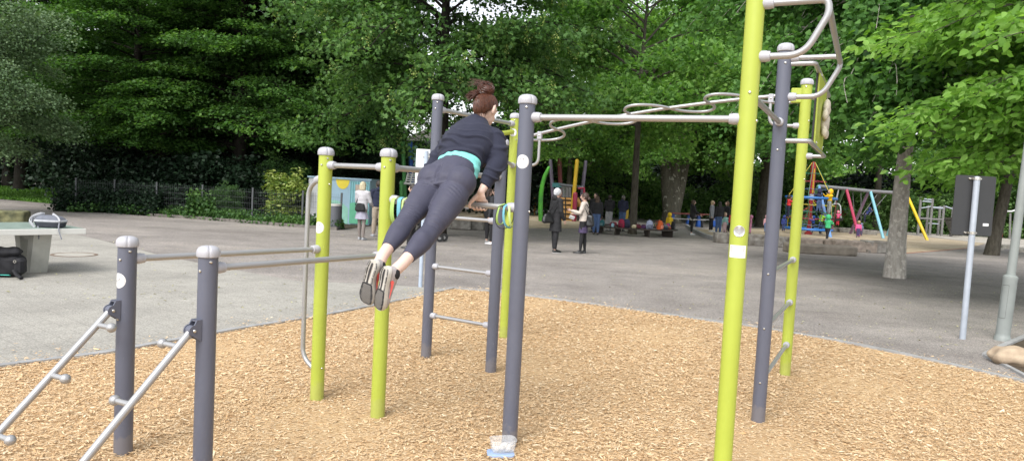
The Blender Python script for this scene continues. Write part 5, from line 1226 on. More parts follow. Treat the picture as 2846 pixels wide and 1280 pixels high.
for i in range(520):
    ax_ = Vector((.25+rh.gauss(0, .14), -.75+rh.gauss(0, .14), .6)).normalized()
    x = ax_.cross(Vector((.3, 1, .2))).normalized(); y = ax_.cross(x); a0 = rh.uniform(0, 6.28); span = rh.uniform(1.2, 2.6); h = rh.uniform(-.036, .036); r0 = math.sqrt(max(.0006, .055**2-h*h*1.5))*rh.uniform(.9, 1.03)
    mb.tube([bc0+(x*math.cos(a0+span*t)+y*math.sin(a0+span*t))*(r0+.006*math.sin(t*5))+ax_*(h+.004*math.sin(t*4))+Vector((0, 0, 0)) for t in np.linspace(0, 1, 8)], [.0008]+[.0019]*6+[.0008], 4)
tb = AY(1325, 268, 4.87)
for i in range(230):   # loose tail blown to the left
    s0 = surf((bun_dir+Vector((rh.gauss(0, .12), rh.gauss(0, .12), 0))).normalized(), 1.03); e = AY(1304+rh.gauss(0, 5), 268+rh.gauss(0, 6), 4.86+rh.gauss(0, .012)); m = s0.lerp(e, .5)+Vector((rh.gauss(0, .005), 0, .012+rh.gauss(0, .006)))
    mb.tube([s0, s0.lerp(m, .5)+Vector((0, 0, .006)), m, m.lerp(e, .6), e], [.0016, .0019, .0018, .0014, .0005], 4)
for i in range(46):
    s0 = bc0+Vector((rh.gauss(-.01, .02), rh.gauss(0, .02), .03)); e = s0+Vector((-rh.uniform(.04, .13), rh.gauss(0, .03), rh.uniform(-.02, .05))); m = s0.lerp(e, .5)+Vector((0, 0, rh.uniform(.005, .03)))
    mb.tube([s0, s0.lerp(m, .6)+Vector((0, 0, .006)), m, m.lerp(e, .5)-Vector((0, 0, .003)), e], [.0009, .0008, .0007, .0006, .0003], 3)
for i in range(60):
    a = rh.uniform(1.9, 4.4); d0 = hdir(a, hairline(a)); s0 = surf(d0, 1.01); e = s0+Vector((rh.gauss(0, .006), rh.gauss(0, .004), -rh.uniform(.01, .035))); mb.tube([s0, s0.lerp(e, .5), e], [.001, .0008, .0003], 3)
mb.build('hair_bun', [M('hair_bun_brown', (.070, .023, .012), .38, var=.5, scale=60, spec=.6)], hairo)
# ear detail
# ------------------------------------------------------------------ people of the park
SK2 = M('skin_far', (.50, .32, .25), .6, var=.05); SK3 = M('skin_hosed', (.20, .17, .155), .7, var=.1)
def V(*a): return Vector(a)
def make_person(label, loc, H, rz, top, legs, hair, shoes, kind='trousers', child=False, coat=0.0, arms=None, stance=None, hood=None, skirt=None, hairstyle='short', sole=None,
                lean=0.0, legskin=None, group=None, zoff=0.0, vox=None, girth=1.0, top_len=.53):
    """faces local +X. arms: ((elbow),(hand)) offsets from the shoulder in body heights for left(+Y) and right(-Y)"""
    o = empty('person', (loc[0], loc[1], zoff), label, 'person', group, rz); vx = vox or H*.0085
    k = dict(hip=.52, sh=.815, neck=.855, hc=.930, hr=.066, hw=.045, shw=.105) if not child else dict(hip=.45, sh=.735, neck=.775, hc=.885, hr=.098, hw=.078, shw=.108)
    hipz, shz, nz_, hz = k['hip']*H, k['sh']*H, k['neck']*H, k['hc']*H; gw = girth
    arms = arms or (((.0, .03, -.17), (.03, .035, -.33)), ((.0, -.03, -.17), (.03, -.035, -.33))); stance = stance or ((.02, .0), (-.02, 0))
    lx = lean*H
    def shp(s): return V(lx*.8, s*k['shw']*H, shz)
    mb = MB(); r = H*(.5 if not child else .62)
    # body
    mb.loft([V(0, 0, hipz-.02*H), V(lx*.2, 0, hipz+.08*H), V(lx*.5, 0, hipz+.16*H), V(lx*.8, 0, shz-.04*H), V(lx, 0, nz_-.01*H)], [.085*H, .072*H, .078*H, .095*H, .04*H], [.058*H, .052*H, .055*H, .055*H, .035*H], (0, 1, 0), 14)
    mb.tube([V(lx, 0, nz_-.03*H), V(lx*1.1, 0, nz_+.03*H)], [.034*H, .032*H], 10, round_ends=True)
    hcv = V(lx*1.15+.008*H, 0, hz); q = k['hr']*H
    mb.ball(hcv, 1, 16, 12, rot=Matrix.Diagonal((q*.92, k['hw']*H*1.03, q*1.05))); mb.ball(hcv+V(q*.25, 0, -q*.42), 1, 12, 8, rot=Matrix.Diagonal((q*.58, k['hw']*H*.82, q*.55)))
    mb.tube([hcv+V(q*.80, 0, q*.12), hcv+V(q*1.02, 0, -q*.15)], [q*.12, q*.17], 8, round_ends=True)
    for s in (-1, 1): mb.ball(hcv+V(-q*.02, s*k['hw']*H*1.02, -q*.08), 1, 8, 6, rot=Matrix.Diagonal((q*.16, q*.09, q*.26)))
    armp = []
    for s, (e, h) in zip((1, -1), arms):
        a = shp(s); b = a+V(*e)*H; c = a+V(*h)*H; armp.append((s, a, b, c))
        mb.tube([a*.7+V(0, 0, shz)*.3, a, a.lerp(b, .5), b, b.lerp(c, .35), c], [.026*H, .028*H, .023*H, .020*H, .020*H, .013*H], 10, round_ends=True)
        d = (c-b).normalized(); w = d.cross(V(0, 1, 0)); w = w.normalized() if w.length > .1 else V(1, 0, 0)
        pz = c+d*.022*H; mb.loft([c-d*.005*H, pz, c+d*.045*H], [.012*H, .020*H, .020*H], [.012*H, .011*H, .008*H], w, 10)
        for i in range(4): f0 = c+d*.043*H+w*(i-1.5)*.0095*H; mb.tube([f0, f0+d*.018*H+w*0, f0+d*(.034+.004*(i in (1, 2)))*H+V(0, -s, 0)*.008*H], [.0052*H, .0048*H, .0038*H], 6, round_ends=True)
        t0 = pz+w*.014*H; mb.tube([t0, t0+d*.014*H+w*.014*H, t0+d*.032*H+w*.018*H], [.007*H, .006*H, .0045*H], 6, round_ends=True)
    legp = []
    for s, (fx, bend) in zip((1, -1), stance):
        a = V(0, s*.047*H, hipz); c = V(fx*H, s*(.052)*H, .045*H); b = a.lerp(c, .47)+V(bend*H, 0, 0); legp.append((s, a, b, c))
        mb.tube([a, a.lerp(b, .5), b, b.lerp(c, .35), b.lerp(c, .85), c, c+V(.03*H, 0, -.022*H)], [.05*H*gw, .044*H*gw, .030*H, .031*H, .02*H, .019*H, .018*H], 12, round_ends=True)
    remeshed(mb, 'body', SK2, o, vx, 2)
    def fold(am, fr):
        def f(co, no): return np.array([mnoise.noise(Vector((p[0]*fr*.6, p[1]*fr*.6, p[2]*fr))) for p in co])*am*H
        return f
    # shoes
    for s, a, b, c in legp:
        mb = MB(); x0 = c.x-.025*H; L = .145*H if not child else .16*H; hh = .04*H
        mb.rings([[V(x0+L*u+0, c.y+ww*H*math.copysign(abs(math.cos(t))**.8, math.cos(t)), (z0 if math.sin(t) < 0 else z0+(z1*H-z0)*abs(math.sin(t)))) for t in [2*math.pi*j/12 for j in range(12)]] for u, ww, z0, z1 in ((0, .014, .012, .04), (.08, .022, .008, .055), (.35, .024, .008, .052), (.6, .027, .008, .036), (.85, .026, .008, .028), (1, .012, .012, .02))])
        sh = mb.build('shoe', [shoes], o)
        if sole: mb = MB(); mb.rings([[V(x0+L*u, c.y+ww*H*math.cos(t), z) for u, ww, t in [(u_, w_, 0) for u_, w_ in ((-.02, .012), (.1, .024), (.6, .029), (.9, .024), (1.03, .006))]+[(u_, w_, math.pi) for u_, w_ in ((1.03, .006), (.9, .024), (.6, .029), (.1, .024), (-.02, .012))]] for z in (.0, .010)]); mb.build('sole', [sole], sh)
    # legs
    if kind == 'trousers' or kind == 'leggings':
        w = 1.0 if kind == 'trousers' else .86; mb = MB(); mb.loft([V(0, 0, hipz-.03*H), V(0, 0, hipz+.02*H), V(lx*.2, 0, hipz+.09*H)], [.098*H*gw, .102*H*gw, .085*H], [.068*H*gw, .072*H*gw, .06*H], (0, 1, 0), 18)
        for s, a, b, c in legp: mb.tube([a, a.lerp(b, .3), a.lerp(b, .7), b, b.lerp(c, .35), b.lerp(c, .7), c+V(0, 0, .012*H if kind == 'trousers' else .03*H)], [.058*H*gw, .058*H*gw*w, .050*H*gw*w, .043*H*gw*w, .043*H*w, .036*H*w, (.033 if kind == 'trousers' else .024)*H], 14, round_ends=False)
        remeshed(mb, 'trousers' if kind == 'trousers' else 'leggings', legs, o, vx, 2, fold(.0035, 14/H*1.7))
    elif kind == 'tights':
        mb = MB()
        for s, a, b, c in legp: mb.tube([a, a.lerp(b, .5), b, b.lerp(c, .35), b.lerp(c, .85), c, c+V(.03*H, 0, -.02*H)], [.055*H, .047*H, .033*H, .034*H, .023*H, .022*H, .021*H], 14, round_ends=True)
        remeshed(mb, 'tights', legs, o, vx, 2)
    if skirt:
        zt, zb, w, mat = skirt; mb = MB(); rings = []
        for t in np.linspace(0, 1, 9):
            rg = []
            for j in range(40): a = 2*math.pi*j/40; rr = 1+.05*math.sin(a*8)*t; rg.append(V(lx*.2+math.cos(a)*(.060+w*.7*t)*H*rr, math.sin(a)*(.080+w*t)*H*rr, (zt+(zb-zt)*t)*H))
            rings.append(rg)
        rings += [[V(p.x*.9, p.y*.9, p.z+.01) for p in rings[-1]]]
        mb.rings(rings, False); mb.build('skirt', [mat], o)
    # top
    mb = MB(); b0 = top_len*H-coat*H; flare = coat*.10
    zs = [b0, b0+.03*H, (b0+shz)/2, shz-.10*H, shz-.03*H, shz+.015*H, nz_]
    mb.loft([V(lx*(z-hipz)/(shz-hipz) if z > hipz else 0, 0, z) for z in zs], [(.108+flare*.6)*H*gw, (.106+flare*.5)*H*gw, (.098+flare*.2)*H*gw, .108*H, .112*H, .085*H, .042*H], [(.078+flare*.5)*H*gw, (.078+flare*.45)*H*gw, .070*H*gw, .072*H, .068*H, .056*H, .042*H], (0, 1, 0), 22)
    for s, a, b, c in armp: mb.tube([a*.75+V(0, 0, shz)*.25, a, a.lerp(b, .5), b, b.lerp(c, .4), b.lerp(c, .92)], [.044*H, .046*H, .038*H, .034*H, .032*H, .025*H], 12, round_ends=True)
    if hood == 'down': mb.loft([V(lx-.045*H, 0, nz_-.03*H), V(lx-.05*H, 0, nz_), V(lx-.03*H, 0, nz_+.018*H)], [.06*H, .062*H, .05*H], [.03*H, .035*H, .028*H], (0, 1, 0), 14)
    if hood == 'up': mb.ball(hcv+V(-q*.18, 0, q*.02), 1, 16, 12, rot=Matrix.Diagonal((q*1.02, k['hw']*H*1.28, q*1.16))); mb.tube([V(lx*1.05, 0, nz_-.03*H), V(lx*1.1, 0, nz_+.03*H)], .05*H, 12)
    remeshed(mb, 'jacket' if coat < .05 else 'coat', top, o, vx, 2, fold(.005, 12/H*1.7))
    if hood != 'up':
        mb = MB(); mb.ball(hcv+V(-q*.16, 0, q*.14), 1, 18, 12, rot=Matrix.Diagonal((q*.98, k['hw']*H*1.18, q*1.03)))
        if hairstyle == 'long': mb.loft([hcv+V(-q*.3, 0, q*.5), hcv+V(-q*.45, 0, -q*.4), hcv+V(-q*.55, 0, -q*1.5), hcv+V(-q*.55, 0, -q*2.3)], [k['hw']*H*1.1, k['hw']*H*1.3, k['hw']*H*1.3, k['hw']*H*.8], [q*.5, q*.55, q*.42, q*.2], (0, 1, 0), 14)
        if hairstyle == 'bob': mb.loft([hcv+V(-q*.25, 0, q*.5), hcv+V(-q*.32, 0, -q*.4), hcv+V(-q*.32, 0, -q*1.15)], [k['hw']*H*1.15, k['hw']*H*1.38, k['hw']*H*1.25], [q*.62, q*.72, q*.6], (0, 1, 0), 14)
        if hairstyle == 'bun': mb.ball(hcv+V(-q*1.15, 0, -q*.35), q*.42, 10, 8)
        remeshed(mb, 'hair', hair, o, vx*.9, 1, fold(.004, 40/H*1.7))
    return o
def hm(n, c): return M('hair_'+n, c, .6, var=.35, scale=60)
def fc(n, c, r=.85): return M('cloth_'+n, c, r, var=.14, scale=10)
def plaid():
    m, nt, p, out = nodes('purple_plaid'); tc = nd(nt, 'ShaderNodeTexCoord'); w = nd(nt, 'ShaderNodeTexWave', Scale=9.0, Distortion=.4); w.bands_direction = 'Z'; nt.links.new(tc.outputs['Object'], w.inputs['Vector'])
    nt.links.new(ramp(nt, w.outputs[0], [(.0, (.030, .020, .055)), (.62, (.05, .03, .09)), (.78, (.20, .16, .26)), (.9, (.04, .03, .07))]), p.inputs['Base Color']); p.inputs['Roughness'].default_value = .9; return m
BLKC = fc('black', (.012, .012, .014)); DKN = fc('navy', (.014, .018, .045)); JEAN = fc('jeans', (.05, .09, .19)); WHS = M('sneaker_white', (.62, .62, .62), .5, var=.05)
BLS = M('shoe_black', (.012, .012, .012), .4); GRS_ = M('shoe_grey', (.30, .31, .33), .6)
def bagof(par, c, size, mat, label=None, rz=0, name='shoulder_bag'):
    """a bag carried by a person stays its own thing"""
    M_ = Matrix.Rotation(par.rotation_euler[2], 3, 'Z'); w = Vector(par.location)+M_@Vector(c); mb = MB(w)
    mb.box(w, size, Matrix.Rotation(par.rotation_euler[2]+rz, 3, 'Z'), bev=min(size)*.3, taper=.8); o = remeshed(mb, name, mat, None, .014, 7, lambda c, n: .006*np.sin(c[:, 0]*29+c[:, 2]*21)); o.location = w
    return tag(o, label, 'bag'), M_
def strap_of(par, pts, mat, bag, r=.012):
    M_ = Matrix.Rotation(par.rotation_euler[2], 3, 'Z'); mb = MB(bag.location); mb.tube([Vector(par.location)+M_@Vector(p) for p in pts], r, 6); s = mb.build('strap', [mat], bag); return s
g = G(1003, 666)
p1 = make_person('person with pale blond bob in a whitish jacket and lilac skirt near the hut', g, 1.66, R(70), fc('whitish', (.42, .41, .43)), SK3, hm('blond', (.50, .44, .30)), GRS_, kind='tights', skirt=(.56, .36, .045, fc('lilac', (.30, .29, .36))), hairstyle='bob', arms=(((.04, .03, -.16), (.15, .0, -.22)), ((.04, -.03, -.16), (.15, 0, -.22))), vox=.012, stance=((.03, 0), (-.02, 0)))
b1, _ = bagof(p1, (-.13, -.02, .93), (.13, .34, .24), BLKC, 'black messenger bag on the hip of the blond person in the whitish jacket'); strap_of(p1, [(-.10, .17, .98), (-.09, .05, 1.3), (.0, -.13, 1.42), (.06, -.1, 1.3)], BLKC, b1)
g = G(1047, 657); make_person('person in navy jacket and beige trousers beside the blond person', g, 1.72, R(120), DKN, fc('beige', (.33, .27, .21)), hm('dark', (.03, .02, .015)), GRS_, hood='down', vox=.013, stance=((.04, 0), (-.04, 0)), arms=(((.04, .02, -.16), (.10, -.02, -.24)), ((.04, -.02, -.16), (.10, 0, -.24))))
g = G(1141, 690); make_person('person with dark hair facing left behind the leggings of the exercising person', g, 1.66, R(172), fc('pale_blue', (.30, .42, .50)), BLKC, hm('dark', (.03, .02, .015)), BLS, hairstyle='bun', vox=.016)
g = G(1352, 674); p4 = make_person('person in black jacket and black leggings behind the gripping hand', g, 1.68, R(20), BLKC, BLKC, hm('darkbrown', (.045, .025, .018)), M('sneaker_mix', (.25, .25, .25), .5), kind='leggings', sole=WHS, hairstyle='long', vox=.014, arms=(((.07, .02, -.15), (.16, -.02, -.10)), ((.05, -.03, -.16), (.14, .0, -.20))))
g = G(1371, 679); make_person('person in black trousers and white shoes hidden behind the medium grey post', g, 1.70, R(150), fc('charcoal', (.03, .03, .035)), BLKC, hm('dark', (.03, .02, .015)), WHS, hairstyle='long', vox=.016)
g = G(1540, 701); p5 = make_person('person with short white hair in a long black coat carrying a black bag', g, 1.765, R(28), BLKC, BLKC, hm('white', (.52, .53, .55)), BLS, coat=.20, hood='down', sole=WHS, vox=.012, girth=1.02, arms=(((-.01, .035, -.17), (.06, .03, -.30)), ((.0, -.035, -.17), (.07, -.02, -.30))), stance=((.03, .0), (-.03, 0)))
b5, _ = bagof(p5, (-.30, -.06, .93), (.36, .15, .26), M('leather_black', (.012, .012, .013), .35), 'black shoulder bag on the back of the white haired person'); strap_of(p5, [(-.34, -.06, 1.03), (-.16, -.17, 1.38), (.02, -.17, 1.46), (-.10, -.15, 1.25), (-.18, -.06, 1.03)], BLKC, b5)
g = G(1617, 704); p6 = make_person('person in cream blazer and purple plaid skirt with black tights facing left', g, 1.68, R(163), fc('cream', (.50, .44, .39)), BLKC, hm('darkbrown', (.035, .02, .015)), BLS, kind='tights', skirt=(.56, .345, .022, plaid()), hairstyle='bun', vox=.012, arms=(((.04, .03, -.15), (.19, .01, -.12)), ((.03, -.03, -.16), (.18, -.02, -.17))), stance=((.02, 0), (-.035, 0)))
pl = Vector(p6.location)+Matrix.Rotation(R(163), 3, 'Z')@V(.34, .0, .98); mb = MB(pl); mb.box(pl, (.16, .05, .11), Matrix.Rotation(.3, 3, 'Y')@Matrix.Rotation(.4, 3, 'X'), bev=.02); o = mb.build('paper_bundle', [WHITE]); o.location = pl; tag(o, 'white folded papers held by the person in the cream blazer', 'papers')
b6, _ = bagof(p6, (-.20, .12, .92), (.24, .14, .34), M('leather_black', (.012, .012, .013), .35), 'black handbag hanging behind the person in the cream blazer'); strap_of(p6, [(-.26, .12, 1.08), (-.10, .17, 1.36), (.02, .17, 1.40), (-.08, .15, 1.2), (-.14, .12, 1.08)], BLKC, b6)
def far(x, y, H, rz, label, *a, **k):
    g = G(x, y); return make_person(label, g, H, R(rz), *a, **dict(dict(vox=.022), **k))
far(1655, 652, 1.60, 80, 'person with long brown hair in black top and blue jeans behind the cream blazer', BLKC, JEAN, hm('brown', (.06, .035, .02)), BLS, hairstyle='long')
far(1650, 645, 1.72, -120, 'person facing the camera behind the cream blazer and dark bun', BLKC, DKN, hm('dark', (.03, .02, .015)), BLS)
far(1690, 640, 1.66, 95, 'person in black hooded top and light grey jeans seen from behind at the bench', BLKC, fc('light_grey', (.28, .28, .29)), hm('dark', (.03, .02, .015)), GRS_, hood='down', arms=(((.03, .03, -.16), (.09, -.03, -.22)), ((.03, -.03, -.16), (.09, .03, -.22))))
far(1727, 642, 1.68, 60, 'person in navy hoodie and blue jeans next to the thin tree trunk', DKN, JEAN, hm('greyish', (.12, .11, .10)), BLS, hood='down', arms=(((.03, .03, -.16), (.09, -.03, -.22)), ((.03, -.03, -.16), (.09, .03, -.22))))
p11 = far(1921, 652, 1.64, 5, 'person in black jacket and white sneakers standing alone at the low kerb', BLKC, BLKC, hm('brown', (.09, .06, .04)), WHS, kind='leggings', skirt=(.53, .42, .02, fc('offwhite', (.42, .40, .37))), hood='down', arms=(((.05, .02, -.15), (.17, 0, -.22)), ((.05, -.02, -.15), (.19, 0, -.24))), sole=WHS, hairstyle='bob')
bagof(p11, (.12, -.02, .90), (.16, .12, .14), fc('grey_bag', (.14, .13, .15)), 'small grey belt bag on the person standing at the kerb', name='belt_bag')
far(1975, 643, 1.66, -30, 'blond person in long grey top and open black cardigan left of the jeans wearer', fc('midgrey', (.22, .23, .25)), BLKC, hm('blond2', (.42, .32, .18)), WHS, coat=.10, hairstyle='long')
far(1995, 650, 1.63, 100, 'person with long black hair, black jacket, blue jeans and white sneakers seen from behind', BLKC, JEAN, hm('black', (.015, .012, .012)), WHS, hairstyle='long', sole=WHS)
far(2016, 645, 1.66, 200, 'person with curly brown hair in black between the jeans wearer and the lime post', BLKC, BLKC, hm('curl', (.12, .06, .03)), BLS, hairstyle='bob')
kid = dict(child=True, vox=.02)
far(2012, 648, 1.10, -80, 'small child in teal vest and pale pink trousers beside the jeans wearer', fc('teal_vest', (.22, .42, .38)), fc('palepink', (.52, .36, .38)), hm('fair', (.30, .22, .13)), BLS, **kid)
far(2024, 644, .95, 30, 'toddler in red jacket half hidden by the lime post', fc('red', (.55, .04, .05)), BLKC, hm('dark', (.03, .02, .015)), BLS, hood='up', **kid)
far(2084, 650, 1.02, 160, 'small child in pink and dark clothes between the lime and the grey post', fc('mauve', (.40, .16, .24)), fc('pinkleg', (.50, .20, .32)), hm('dark', (.03, .02, .015)), BLS, hood='up', **kid)
far(2128, 645, 1.02, -100, 'small child in pink jacket and pale hat with blue trousers and boots', fc('rosy', (.62, .34, .38)), fc('dungaree', (.16, .24, .46)), hm('hatpale', (.55, .48, .48)), BLS, hood='up', **kid)
far(2177, 643, 1.02, 70, 'small child in dark blue hooded coat beside the grey post', fc('blue_coat', (.03, .05, .22)), fc('blue_leg', (.04, .06, .16)), hm('dark', (.03, .02, .015)), fc('brownshoe', (.12, .07, .05)), hood='up', coat=.08, **kid)
far(2298, 668, 1.30, 40, 'child in bright green jacket and black trousers pushing the rope climber', fc('grass_green', (.06, .48, .20)), BLKC, hm('dark', (.03, .02, .015)), BLS, hood='up', coat=.06, stance=((.14, .02), (-.16, 0)), arms=(((.08, .02, -.10), (.20, 0, -.05)), ((.08, -.02, -.10), (.20, 0, -.06))), child=True, vox=.02)
far(2384, 660, .98, 75, 'small child in pink jacket and flowered trousers below the swings', fc('hotpink', (.72, .12, .32)), fc('flowered', (.07, .05, .14)), hm('blondkid', (.42, .28, .15)), BLS, **kid)
far(2393, 655, .80, 20, 'toddler in grey blue beside the child in the pink jacket', fc('greyblue', (.20, .22, .34)), fc('flow2', (.10, .08, .16)), hm('dark', (.03, .02, .015)), BLS, hood='up', **kid)
far(2783, 661, 1.0, 200, 'tiny child in dark top and red trousers between trunk and lamp post', fc('darkteal', (.03, .06, .09)), fc('redleg', (.40, .04, .04)), hm('sandy', (.30, .20, .10)), BLS, **kid)
far(1858, 651, 1.02, 60, 'child in yellow hooded raincoat standing behind the bags on the round bench', fc('yellow', (.75, .50, .02)), BLKC, hm('dark', (.03, .02, .015)), BLS, hood='up', coat=.16, **kid)
# ------------------------------------------------------------------ round bench with school bags
bcn = Vector((5.30, 30.8, 0)); WOODD = M('dark_wood', (.045, .035, .028), .8, var=.3, scale=6)
rb = empty('round_bench', bcn, 'low round dark bench around the slender tree, covered with bags', 'bench')
mb = MB(bcn); RB = 1.95
for r0, r1 in ((1.30, 1.50), (1.52, 1.72), (1.74, 1.95)):
    rg = [[(bcn.x+math.cos(a)*r, bcn.y+math.sin(a)*r, z) for r, z in ((r0, .28), (r1, .28), (r1, .32), (r0, .32))] for a in [2*math.pi*k/56 for k in range(57)]]
    mb.rings(rg, False)
mb.build('slatted_seat', [WOODD], rb, smooth=False)
for k in range(8):
    a = -math.pi/2+.22+2*math.pi*k/8; mb = MB(bcn); mb.box((bcn.x+math.cos(a)*1.62, bcn.y+math.sin(a)*1.62, .14), (.45, .05, .28), a); mb.build('leg', [WOODD], rb, smooth=False)
bags = [(-2.75, 'pink', (.60, .26, .36), 'pink school backpack with white straps near the left end of the round bench', 1.0, 0), (-2.95, 'red', (.42, .04, .05), 'red bag at the far left end of the round bench', .8, 1),
        (-2.45, 'crimson', (.30, .02, .05), 'flat crimson backpack between the pink one and the wine red one', .85, 1), (-2.25, 'lightblue', (.25, .45, .55), 'light blue pouch among the crimson bags', .5, 0),
        (-2.05, 'wine', (.33, .015, .06), 'wine red backpack standing upright left of the tree trunk', 1.05, 0), (-1.92, 'navybag', (.02, .025, .07), 'navy backpack leaning behind the wine red one', 1.1, 0),
        (-1.72, 'creambag', (.50, .44, .28), 'cream bag lying in front of the tree trunk', .7, 1), (-1.56, 'darkred', (.16, .02, .04), 'dark red lying bag right of the cream one', .8, 1),
        (-1.22, 'lilacbag', (.36, .40, .56), 'pale lilac backpack standing on the middle of the round bench', 1.1, 0), (-1.02, 'orange', (.62, .11, .02), 'orange backpack next to the pale lilac one', 1.15, 0),
        (-.90, 'blackbag', (.015, .015, .02), 'black bag slumped beside the orange backpack', .9, 1), (-.66, 'greenbag', (.03, .18, .08), 'green backpack lying on its side towards the right end of the bench', 1.0, 1),
        (-.78, 'slate', (.05, .07, .10), 'slate coloured bag between the orange and the green one', .9, 1), (-.50, 'magenta', (.42, .05, .18), 'magenta bag behind the green backpack', .8, 0),
        (-1.42, 'stripe', (.10, .03, .12), 'plum coloured lying bag left of the pale lilac backpack', .75, 1), (-2.6, 'darkteal2', (.02, .14, .16), 'dark teal bag behind the pink school backpack', .8, 0), (-2.33, 'maroonb', (.22, .02, .04), 'maroon drawstring bag between the crimson and the light blue one', .7, 1),
        (-1.12, 'bluegrey2', (.14, .20, .30), 'blue grey jacket heaped behind the orange backpack', .8, 1), (-.57, 'rust', (.30, .08, .03), 'rust coloured bag tucked beside the green backpack', .65, 1), (-.27, 'violet2', (.14, .06, .22), 'violet bag just left of the rightmost black backpack', .75, 0),
        (-.36, 'greypurple', (.12, .10, .14), 'grey purple bag at the right end of the round bench', .95, 1), (-.18, 'pitch', (.01, .01, .012), 'black backpack with open straps at the rightmost edge of the round bench', 1.0, 0)]
for i, (a, n, c, lab, s, ly) in enumerate(bags):
    s *= .84; r = 1.72-.16*(i % 3); z = .32+(.10*s if ly else 0)
    col2 = tuple(min(.7, q*1.0+.12) for q in c) if i % 3 == 0 else tuple(q*.5 for q in c)
    backpack((bcn.x+math.cos(a)*r, bcn.y+math.sin(a)*r, z), a+math.pi/2+.4*math.sin(i*3), fab(n, c), fab(n+'2', col2), lab, s, 'school bags on the round bench', bool(ly))
# ------------------------------------------------------------------ stroller behind the legs
st = G(1165, 668); so_ = empty('stroller', st, 'black pushchair behind the legs of the exercising person', 'stroller'); FR = M('stroller_frame', (.03, .03, .032), .4, metal=.4); TY = M('tyre', (.015, .015, .016), .8)
def lp_(x, y, z): return (st.x+x, st.y+y, z)
for i, (x, y) in enumerate(((.62, -.10), (.72, .20), (-.22, -.22), (-.22, .26))):
    mb = MB(st); mb.lathe(lp_(x, y-.02, .12), [(.05, 0), (.11, 0), (.12, .012), (.12, .03), (.11, .042), (.05, .042)], axis=(0, 1, 0), seg=22, caps=False); w = mb.build('wheel', [TY], so_)
    mb = MB(st); mb.lathe(lp_(x, y-.005, .12), [(.065, 0), (.065, .012)], axis=(0, 1, 0), seg=16); mb.build('hub', [M('hub_grey', (.2, .2, .2), .5)], w)
mb = MB(st)
for y in (-.2, .22): mb.tube(smooth_path([lp_(.66, y*.6, .14), lp_(.25, y, .50), lp_(-.35, y, .95), lp_(-.62, y, 1.03)], .1, 5), .014, 8); mb.tube([lp_(-.22, y, .14), lp_(.1, y, .55)], .014, 8)
mb.tube([lp_(-.62, -.2, 1.03), lp_(-.62, .22, 1.03)], .018, 8); mb.build('frame', [FR], so_)
mb = MB(st); mb.loft([lp_(-.15, 0, .98), lp_(-.1, 0, .6), lp_(.12, 0, .44), lp_(.42, 0, .46)], [.19, .2, .2, .18], [.10, .12, .10, .06], (0, 1, 0), 16); mb.build('seat', [BLKC], so_)
mb = MB(st); mb.loft([lp_(-.28, 0, .92), lp_(-.14, 0, 1.08), lp_(.06, 0, 1.10), lp_(.22, 0, .98)], [.2, .22, .22, .2], [.05, .05, .05, .03], (0, 1, 0), 14); mb.build('hood', [fc('hood_grey', (.05, .05, .06))], so_)
# ------------------------------------------------------------------ coloured climbing posts with the wooden wall
def col(n, c): return M('paint_'+n, c, .45, var=.1, scale=4)
PURP = col('purple_grey', (.14, .12, .17)); DRED = col('dark_red', (.13, .025, .025)); PYEL = col('yellow', (.50, .33, .02)); CRIM = col('crimson', (.26, .02, .05)); TEALP = col('teal', (.05, .20, .22)); PGRN = col('green', (.05, .22, .05)); PBLU = col('blue', (.02, .10, .42)); WOODO = M('orange_wood', (.46, .24, .06), .6, var=.2, scale=5); ROPE = M('rope_dark', (.03, .025, .02), .9)
Yc = 41.0; c0 = G(1562, 612); c0 = Vector((c0.x, c0.y, 0)); Yc = c0.y
cl = empty('climbing_frame', c0, 'climbing frame of leaning coloured poles with an orange wooden wall', 'climbing frame')
def W2(x, y, dy=0.0): return AY(x, y, Yc+dy)
for n, a, b, r, m, dy in (('pole', (1541, 614), (1530, 445), .11, PURP, 1.0), ('pole', (1561, 612), (1555, 445), .13, DRED, .6), ('pole', (1588, 613), (1604, 447), .12, PYEL, .0), ('pole', (1609, 612), (1628, 450), .11, PURP, 1.0), ('pole', (1595, 615), (1599, 540), .14, CRIM, -.3)):
    mb = MB(c0); mb.tube([W2(*a, dy), W2(*b, dy)], r, 12, round_ends=True); mb.build(n, [m], cl)
mb = MB(c0); q0, q1 = W2(1557, 612, -.1), W2(1589, 613, -.1); t0, t1 = W2(1557, 548, .3), W2(1589, 550, .3); th = Vector((0, .12, 0)); mb.rings([[q0, q1, q1+th, q0+th], [t0, t1, t1+th, t0+th]]); wl = mb.build('wooden_wall', [WOODO], cl, smooth=False)
mb = MB(c0)
for t in np.linspace(.1, .9, 5): mb.tube([q0.lerp(t0, t)+V(0, -.05, 0), q1.lerp(t1, t)+V(0, -.05, 0)], .035, 6)
mb.tube([q0.lerp(q1, .45)+V(0, -.05, 0), t0.lerp(t1, .45)+V(0, -.05, 0)], .035, 6); mb.build('climbing_rope', [ROPE], wl)
mb = MB(c0); mb.box((W2(1548, 514, .4)), (.55, .1, .25)); mb.build('teal_beam', [TEALP], cl); mb = MB(c0); mb.tube([W2(1555, 513, .4), W2(1622, 521, .4)], .09, 8); mb.build('top_rail', [M('rail_grey', (.12, .13, .15), .5)], cl)
mb = MB(c0)
for x in range(1562, 1590, 4): mb.tube([W2(x, 515, .4), W2(x, 548, .3)], .022, 6)
mb.build('bars', [M('bars_grey', (.28, .29, .30), .5)], cl)
mb = MB(c0); mb.tube([W2(1606, 524, .2), W2(1623, 522, .2), W2(1624, 545, .2)], .07, 8); mb.build('hoop', [CRIM], cl)
mb = MB(c0); a, b = W2(1600, 552, .3), W2(1612, 572, .3); mb.tube([a, b], .18, 8); mb.build('orange_brace', [WOODO], cl)
